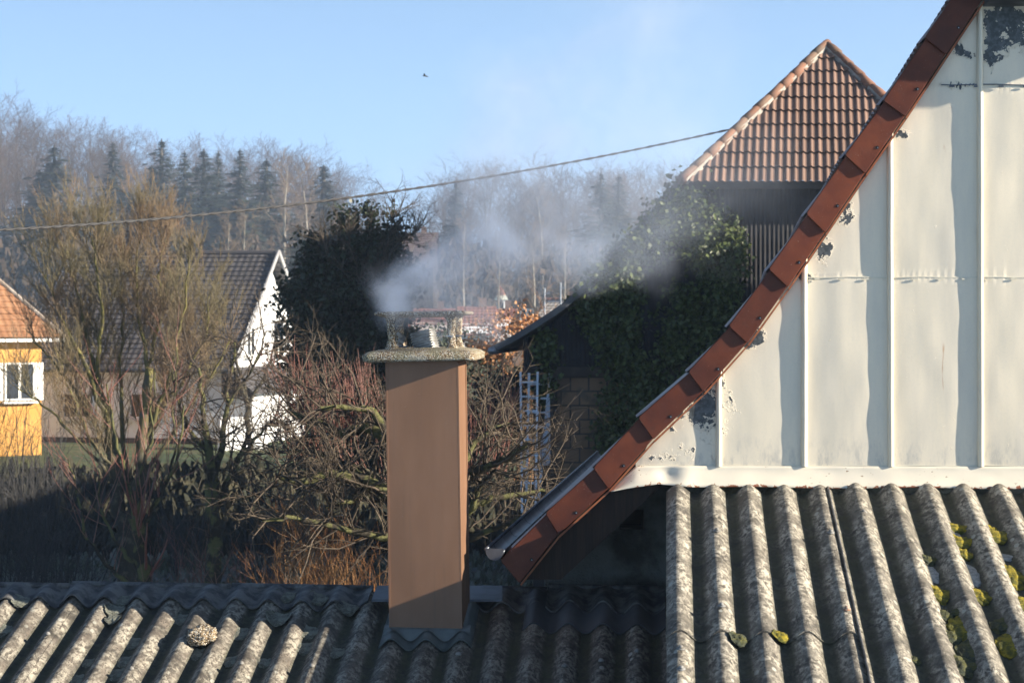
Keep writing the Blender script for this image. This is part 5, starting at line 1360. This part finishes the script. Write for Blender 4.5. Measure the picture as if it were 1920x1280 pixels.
# mossy old trees left of centre
gn = [dict(seg=4, jit=.22, up=.06, tip=.35, k=4, len0=.9, r=.012, bias=.35), dict(n=(3, 5), t0=.2, ang=(20, 65), len=.6, rr=.55, seg=3, jit=.2, up=.05, rmin=.005), dict(n=(2, 4), t0=.2, ang=(20, 60), len=.6, rr=.6, seg=2, jit=.15, up=.05, rmin=.0035)]
limb_tree('fruit_tree', 398, 30.0, [([(392, 1330), (394, 1200), (398, 1090), (402, 980), (398, 900)], .13, .10, 0, 10), ([(400, 960), (430, 900), (446, 860), (470, 815)], .06, .025, .4, 16), ([(398, 905), (392, 840), (380, 780), (372, 690)], .07, .02, -.3, 22),
          ([(398, 900), (420, 820), (428, 740), (440, 640)], .06, .015, .5, 24), ([(446, 860), (500, 800), (540, 770)], .03, .01, .5, 14), ([(392, 850), (350, 800), (330, 740), (322, 690)], .04, .012, 0, 16), ([(428, 760), (470, 700), (500, 620)], .025, .01, .3, 14)],
          gn, (M['bark_mossy'], M['brown_twig']), 'mossy trunked bare fruit tree left of the chimney in front of the white annex', 3)
limb_tree('fruit_tree', 266, 27.0, [([(275, 1330), (270, 1180), (268, 1080), (262, 1010), (254, 970)], .10, .075, 0, 8), ([(256, 975), (240, 900), (215, 800), (200, 720)], .035, .01, .3, 12), ([(262, 1000), (300, 930), (330, 870), (345, 760)], .035, .01, 0, 14), ([(258, 980), (262, 900), (280, 820), (290, 690)], .03, .008, -.3, 12),
          ([(250, 1100), (200, 1060), (160, 1000), (145, 930), (128, 860)], .03, .008, .3, 12), ([(266, 1080), (220, 1020), (190, 960), (185, 880)], .028, .008, .4, 12), ([(300, 930), (330, 850), (325, 760), (330, 650)], .02, .006, .4, 9)],
          shoots(.8, .006, sub=(1, 3), up=.1, bias=.6), (M['bark_mossy'], M['red_shoot']), 'small bare fruit tree with reddish shoots in front of the willow trunk', 5)
t = limb_tree('willow_tree', 235, 34.0, WILL[0], WILL[1], (M['willow_bark'], M['willow_tip']), 'big many stemmed bare tree with olive and tawny twigs before the white house', 77)
# pruned apple behind the chimney: knotty level limbs, upright red water shoots
ap_l = [([(800, 1330), (800, 1150), (795, 1000), (780, 900)], .15, .12, 0, 6), ([(790, 980), (740, 940), (690, 900), (620, 890), (560, 905), (520, 890)], .085, .03, -.6, 34), ([(780, 900), (740, 830), (690, 800), (640, 812), (590, 790), (540, 770)], .075, .025, .4, 26),
        ([(740, 830), (700, 770), (650, 760), (600, 765)], .05, .02, -.5, 18), ([(790, 1000), (740, 1010), (680, 1000), (620, 985), (540, 970), (490, 975)], .05, .015, -.9, 26), ([(700, 910), (650, 870), (600, 850), (560, 845), (500, 850)], .045, .015, .5, 26),
        ([(790, 960), (850, 900), (900, 880), (950, 860), (990, 830)], .07, .02, -.5, 22), ([(795, 1000), (860, 960), (920, 935), (980, 925), (1040, 915)], .05, .015, .4, 14), ([(850, 900), (890, 830), (930, 800), (960, 795)], .04, .012, .3, 16), ([(800, 1040), (870, 1010), (930, 990), (990, 965), (1010, 950)], .045, .015, -.5, 14),
        ([(690, 905), (660, 940), (610, 950)], .05, .02, -.3, 10), ([(880, 960), (900, 910), (930, 880)], .04, .015, -.3, 12)]
limb_tree('apple_tree', 800, 22.0, ap_l, gn, (M['bark_mossy'], M['brown_twig']), 'gnarled pruned apple tree behind the chimney with mossy level limbs', 9)
rs_l = [([(785, 880), (740, 825), (690, 798), (640, 806), (590, 788), (545, 775)], .02, .012, .2, 160), ([(800, 880), (860, 850), (920, 820), (960, 805)], .02, .012, .2, 60), ([(770, 940), (690, 880), (600, 860), (540, 860)], .02, .012, -.4, 50), ([(840, 930), (900, 900), (950, 885)], .02, .012, -.2, 36)]
limb_tree('pruned_fruit_tree', 812, 23.2, [([(812, 1330), (806, 1080), (790, 870)], .08, .05, 0, 0)] + rs_l, shoots(.74, .0058, up=.16, bias=1.3, sub=(0, 2)), (M['bark_dark'], M['red_shoot']), 'pollarded fruit tree of upright dark red shoots on both sides of the chimney', 12)
# tangled bare tree in front of the evergreen top
limb_tree('bare_tree', 700, 42.3, [([(705, 1250), (700, 900), (690, 640), (690, 540)], .05, .03, 1.2, 0), ([(690, 540), (720, 470), (735, 420), (745, 390)], .03, .01, .2, 26), ([(690, 560), (660, 480), (650, 430)], .03, .01, 0, 22), ([(700, 520), (745, 460), (790, 420)], .025, .008, 0, 20), ([(690, 560), (620, 480), (590, 440)], .025, .008, 0, 20), ([(690, 600), (720, 540), (700, 470), (690, 430)], .02, .008, .4, 20)],
          [dict(c, len0=.75, bias=.5) if i == 0 else c for i, c in enumerate(gn)], (M['bark_dark'], M['brown_twig']), 'bare tangled twigs standing over the top of the dark evergreen', 15)
limb_tree('bare_tree', 480, 60.0, [([(470, 1000), (468, 860), (462, 760), (440, 690)], .12, .05, 0, 4), ([(462, 770), (500, 690), (520, 620), (530, 560)], .05, .012, .4, 22), ([(465, 760), (440, 660), (430, 600), (445, 540)], .05, .012, 0, 22), ([(500, 690), (550, 640), (580, 600)], .03, .01, 0, 16), ([(440, 690), (400, 620), (395, 560)], .03, .01, 0, 16)],
          [dict(c, len0=1.1, r=.010) if i == 0 else c for i, c in enumerate(gn)], (M['bark_dark'], M['grey_twig']), 'dark bare tree spreading its twigs before the white gable', 17)
# dusky bushes at the lower left
def bush(name, px, py_top, Y, wpx, label, m, seed, n=26, up=.1, jit=.14, r=.008, curve=.6):
    rg = random.Random(seed); x = P(px, 600, Y).x; gz = ground_z(x, Y); T = Tubes(); H_ = CZ + (600 - py_top) / F * Y - gz; W_ = wpx / F * Y / 2
    C = [dict(seg=6, jit=jit * .6, up=up * .3, tip=.4, k=4), dict(n=(6, 9), t0=.15, ang=(18, 55), len=.45, rr=.6, seg=4, jit=jit, up=up, rmin=r * .6), dict(n=(4, 6), t0=.15, ang=(18, 60), len=.5, rr=.6, seg=3, jit=jit, up=up * .5, rmin=r * .4)]
    for i in range(n):
        a = rg.uniform(0, 6.283); q = rg.random() ** .6; d = unit((math.cos(a) * q * W_ * curve, math.sin(a) * q * W_ * curve, H_ * rg.uniform(.6, 1)))
        grow([T], (x + math.cos(a) * q * W_ * .45, Y + math.sin(a) * q * W_ * .45, gz - .1), d, H_ * rg.uniform(.65, 1.0), r * 1.8, 0, C, rg)
    t = thing(name, (x, Y, gz), label, 'bush'); v, f_ = T.arr(); part('branches', None, m, t, verts=v, faces=f_); return t
bush('bare_bush', 30, 760, 37, 190, 'dark dusky bare bush filling the lower left corner in front of the yellow house', M['grey_twig'], 21, 30)
bush('bare_bush', 105, 850, 33, 150, 'lower bluish bare bush right of the corner bush', M['grey_twig'], 22, 24)
bush('bare_bush', -40, 700, 40, 150, 'tall bare bush cut by the left edge of the picture', M['brown_twig'], 25, 22)
bush('bare_bush', 500, 900, 44, 170, 'dark tangled bush under the white annex', M['grey_twig'], 23, 24)
bush('bare_bush', 345, 930, 46, 130, 'dark bush between the two mossy trunks', M['grey_twig'], 27, 18)
bush('bare_bush', 560, 840, 48, 140, 'brown tangled bush left of the apple limbs', M['brown_twig'], 28, 18)
bush('osier_bush', 575, 985, 24, 120, 'orange brown osier bush rising over the ridge left of the chimney', M['orange_twig'], 24, 46, up=.16, jit=.07, r=.006, curve=.9)
bush('osier_bush', 668, 1020, 23, 90, 'smaller orange osier bush leaning right beside the chimney', M['orange_twig'], 26, 28, up=.14, jit=.07, r=.006, curve=1.0)
bush('osier_bush', 465, 1045, 26, 100, 'thin reddish osier bush left of the orange ones', M['red_shoot'], 29, 20, up=.14, jit=.07, r=.005, curve=.9)
bush('red_stemmed_bush', 330, 1000, 27, 130, 'thin red stemmed bush between the fruit tree trunks', M['red_shoot'], 31, 18, up=.16, jit=.06, r=.004)
bush('bare_bush', 985, 560, 62, 110, 'tawny bare bush below the brown gabled house', M['orange_twig'], 33, 22, r=.014)
# orange leaved oak
t = bush('oak_sapling', 940, 590, 50, 140, 'small oak still holding orange brown leaves right of the chimney cap', M['brown_twig'], 35, 18, r=.013, jit=.18)
t['category'] = 'tree'; g2 = np.random.default_rng(3); cl_ = []
for x, y, rx, ry, k in ((900, 640, 40, 30, 30), (950, 620, 45, 32, 42), (985, 605, 20, 24, 14), (920, 668, 45, 26, 26), (970, 650, 30, 20, 14)):
    for q in range(k):
        pt = P(x + g2.normal() * rx * .6, y + g2.normal() * ry * .6, 50 + g2.normal() * .4); cl_.append(np.array(pt)[None, :] + g2.normal(size=(14, 3)) * .09)
V, Fc = leaves(np.concatenate(cl_), .085, g2); part('leaves', None, mat_leaf('dry_oak_leaf', (.34, .15, .06), (.50, .27, .13), .7), t, verts=V, faces=Fc)
# bramble bank, rough grass
scrub('bramble_bank', 26000, (-26, 6, 49, 57), .4, M['bramble'], 'dark brambles and dead stems covering the bank below the lawn', 12, .12, .4)
scrub('rough_grass', 22000, (-16, 3, 27, 49), .12, simple('frosted_grass', (.09, .11, .07), (.20, .22, .2), .5, .95), 'frosted rough grass of the orchard floor', 13, .06, .2)
mb = MB(); hz = [(-24, 57.5), (-3, 57.5)]
# unseen house added out of view at right to shade the orchard
UH = thing('unseen_shade_house', (10.5, 29, 0), 'unseen plain house added to shade the orchard', 'house')
mb = MB(); pr = [Vector((8.2, 21, 0)), Vector((15, 21, 0)), Vector((15, 21, CZ + 2.1)), Vector((11.6, 21, CZ + 3.9)), Vector((8.2, 21, CZ + 2.1))]; mb.prism(pr, (0, 12.5, 0)); part('wall', mb, M['white_wall'], UH)
tiled_roof(None, (7.9, 33.8, CZ + 1.95), (7.9, 20.7, CZ + 1.95), (11.6, 20.7, CZ + 4.0), (11.6, 33.8, CZ + 4.0), .35, UH, M['roof_red'], 'roof', .04)
tiled_roof(None, (15.3, 20.7, CZ + 1.95), (15.3, 33.8, CZ + 1.95), (11.6, 33.8, CZ + 4.0), (11.6, 20.7, CZ + 4.0), .35, UH, M['roof_red'], 'roof', .04)

# ------------------------------------------------------------------ cable, bird
cpx = [(-120, 436), (0, 431), (200, 418), (380, 403), (560, 386), (780, 358), (960, 328), (1130, 294), (1260, 268), (1362, 245), (1440, 226)]
mb = MB()
tw = []
for k in range(241):
    s_ = k / 240; x = cpx[0][0] + (cpx[-1][0] - cpx[0][0]) * s_; y = 431 - .049 * x - .0000435 * x * x * 1.0
    y = 436.0 - (x + 120) * .0349 - ((x + 120) ** 2) * 6.37e-5
    Y = 27 + 12.6 * s_; c = P(x, y, Y); tw.append(c)
for ph in (0, math.pi):
    mb.tube([c + Vector((0, math.sin(i * .9 + ph), math.cos(i * .9 + ph))) * .0095 for i, c in enumerate(tw)], .0135, 6)
o = part('overhead_cable', mb, simple('black_cable', (.02, .02, .022), rough=.6), None, origin=tw[120]); tag(o, 'black twisted overhead cable sagging from the left edge to the barn', 'cable')
bp = P(797, 143, 90); BD = thing('bird', bp, 'tiny dark bird flying in the clear sky', 'bird')
mb = MB(); mb.tube([bp + Vector((-.11, 0, .0)), bp + Vector((-.05, 0, .02)), bp + Vector((.04, 0, .0)), bp + Vector((.14, 0, -.03))], [.008, .032, .03, .01], 8); part('body', mb, M['bark_dark'], BD, True)
for s_ in (-1, 1):
    mb = MB(); mb.prism([bp + Vector((.03, s_ * .02, .01)), bp + Vector((-.05, s_ * .02, .01)), bp + Vector((-.06, s_ * .12, .10)), bp + Vector((.0, s_ * .16, .08))], (0, 0, .006)); part('wing', mb, M['bark_dark'], BD)

# ------------------------------------------------------------------ smoke from the flue
def make_smoke():
    c0 = P(960, 330, 12.0); x0, x1 = P(640, 0, 12).x, P(1610, 0, 12).x; z1 = P(0, -10, 12).z; z0 = P(0, 655, 11).z
    mb = MB(); mb.box(((x0 + x1) / 2, 10.8, (z0 + z1) / 2), (x1 - x0, 1.5, z1 - z0))
    m = bpy.data.materials.new('drifting_smoke'); m.use_nodes = True; nt = m.node_tree; nt.nodes.clear()
    out = nt.nodes.new('ShaderNodeOutputMaterial'); pv = nt.nodes.new('ShaderNodeVolumePrincipled'); nt.links.new(pv.outputs[0], out.inputs['Volume'])
    org = Vector(((x0 + x1) / 2, 10.8, (z0 + z1) / 2))
    co = nt.nodes.new('ShaderNodeTexCoord').outputs['Object']
    wv = nd(nt, 'ShaderNodeTexNoise', {'Vector': co, 'Scale': 2.1, 'Detail': 3.0, 'Roughness': .55}).outputs['Color']
    wv = nd(nt, 'ShaderNodeVectorMath', {0: wv, 1: (.5, .5, .5)}, operation='SUBTRACT').outputs[0]
    wv = nd(nt, 'ShaderNodeVectorMath', {0: wv, 'Scale': .55}, operation='SCALE').outputs[0]
    cw_ = nd(nt, 'ShaderNodeVectorMath', {0: co, 1: wv}, operation='ADD').outputs[0]
    puffs = [(792, 622, 10.95, 22, 1.2, 1), (762, 600, 10.95, 34, 1.2, 1), (738, 572, 10.9, 48, 2.3, 1), (768, 535, 10.85, 72, 2.3, 1), (835, 525, 10.8, 95, 1.8, 1), (905, 480, 10.75, 105, 1.4, 1), (880, 560, 10.8, 55, .9, 1),
             (975, 440, 10.7, 120, .8, 1), (1050, 460, 10.65, 105, .7, 1), (1105, 505, 10.6, 64, .8, 1), (1130, 420, 10.6, 110, .55, 1), (1200, 500, 10.5, 66, .8, 1), (1225, 430, 10.5, 90, .3, 1), (1320, 400, 10.45, 100, .1, 1),
             (890, 380, 10.8, 120, .6, 1), (970, 290, 10.8, 140, .45, 1), (960, 180, 10.8, 120, .34, 1), (1060, 230, 10.8, 160, .30, 1), (1220, 160, 10.8, 190, .24, 1), (1180, 40, 10.8, 160, .18, 1), (1250, 320, 10.6, 140, .32, 1), (840, 330, 10.8, 85, .25, 1), (1430, 330, 10.5, 120, .1, 1)]
    acc = None
    FY = (1.0, 2.0, 1.0); cw2 = vscale(nt, cw_, FY)
    for px, py, Y, r_, s_, _ in puffs:
        c = P(px, py, Y) - org; rr = r_ / F * Y * 1.35
        d = nd(nt, 'ShaderNodeVectorMath', {0: cw2, 1: (c.x, c.y * 2.0, c.z)}, operation='DISTANCE').outputs['Value']
        v = nd(nt, 'ShaderNodeMapRange', {0: d, 1: rr, 2: 0.0, 3: 0.0, 4: s_}, interpolation_type='SMOOTHSTEP').outputs[0]
        acc = v if acc is None else mth(nt, 'ADD', acc, v)
    nn_ = nd(nt, 'ShaderNodeTexNoise', {'Vector': cw_, 'Scale': 3.4, 'Detail': 6.0, 'Roughness': .6}).outputs['Fac']
    k = nd(nt, 'ShaderNodeMapRange', {0: nn_, 1: .34, 2: .68, 3: .25, 4: 1.45}).outputs[0]
    dens = mth(nt, 'MULTIPLY', acc, k)
    nt.links.new(mth(nt, 'MULTIPLY', dens, 3.1), pv.inputs['Density'])
    pv.inputs['Color'].default_value = (.70, .79, .94, 1); pv.inputs['Anisotropy'].default_value = .0
    o = part('smoke', mb, m, None, origin=org); tag(o, 'bluish wood smoke drifting from the flue to the right', 'smoke', kind='stuff')
    return o
make_smoke()
# ------------------------------------------------------------------ haze
m = bpy.data.materials.new('valley_haze'); m.use_nodes = True; nt = m.node_tree; nt.nodes.clear()
out = nt.nodes.new('ShaderNodeOutputMaterial'); pv = nt.nodes.new('ShaderNodeVolumePrincipled'); nt.links.new(pv.outputs[0], out.inputs['Volume'])
pv.inputs['Color'].default_value = (.62, .78, 1.0, 1); pv.inputs['Density'].default_value = .00062; pv.inputs['Anisotropy'].default_value = .2
mb = MB(); mb.box((0, 900, 30), (3800, 2200, 70.3)); o = part('haze', mb, m); tag(o, kind='stuff')

# tell look-alike wood trees apart by their order from left to right
byl = {}
for o in bpy.data.objects:
    if o.name.startswith('forest_tree') and o.parent is None: byl.setdefault(o['label'], []).append(o)
for lb, os_ in byl.items():
    os_.sort(key=lambda o: o.location.x / o.location.y); n = len(os_)
    w = {1: [''], 2: ['left one', 'right one'], 3: ['left one', 'middle one', 'right one']}.get(n) or ['leftmost'] + ['second', 'third', 'fourth', 'fifth', 'sixth', 'seventh'][:n - 2] + ['rightmost']
    for o, t_ in zip(os_, w):
        if t_: o['label'] = ' '.join(lb.replace('in the ', 'in ').split()) + ', ' + t_
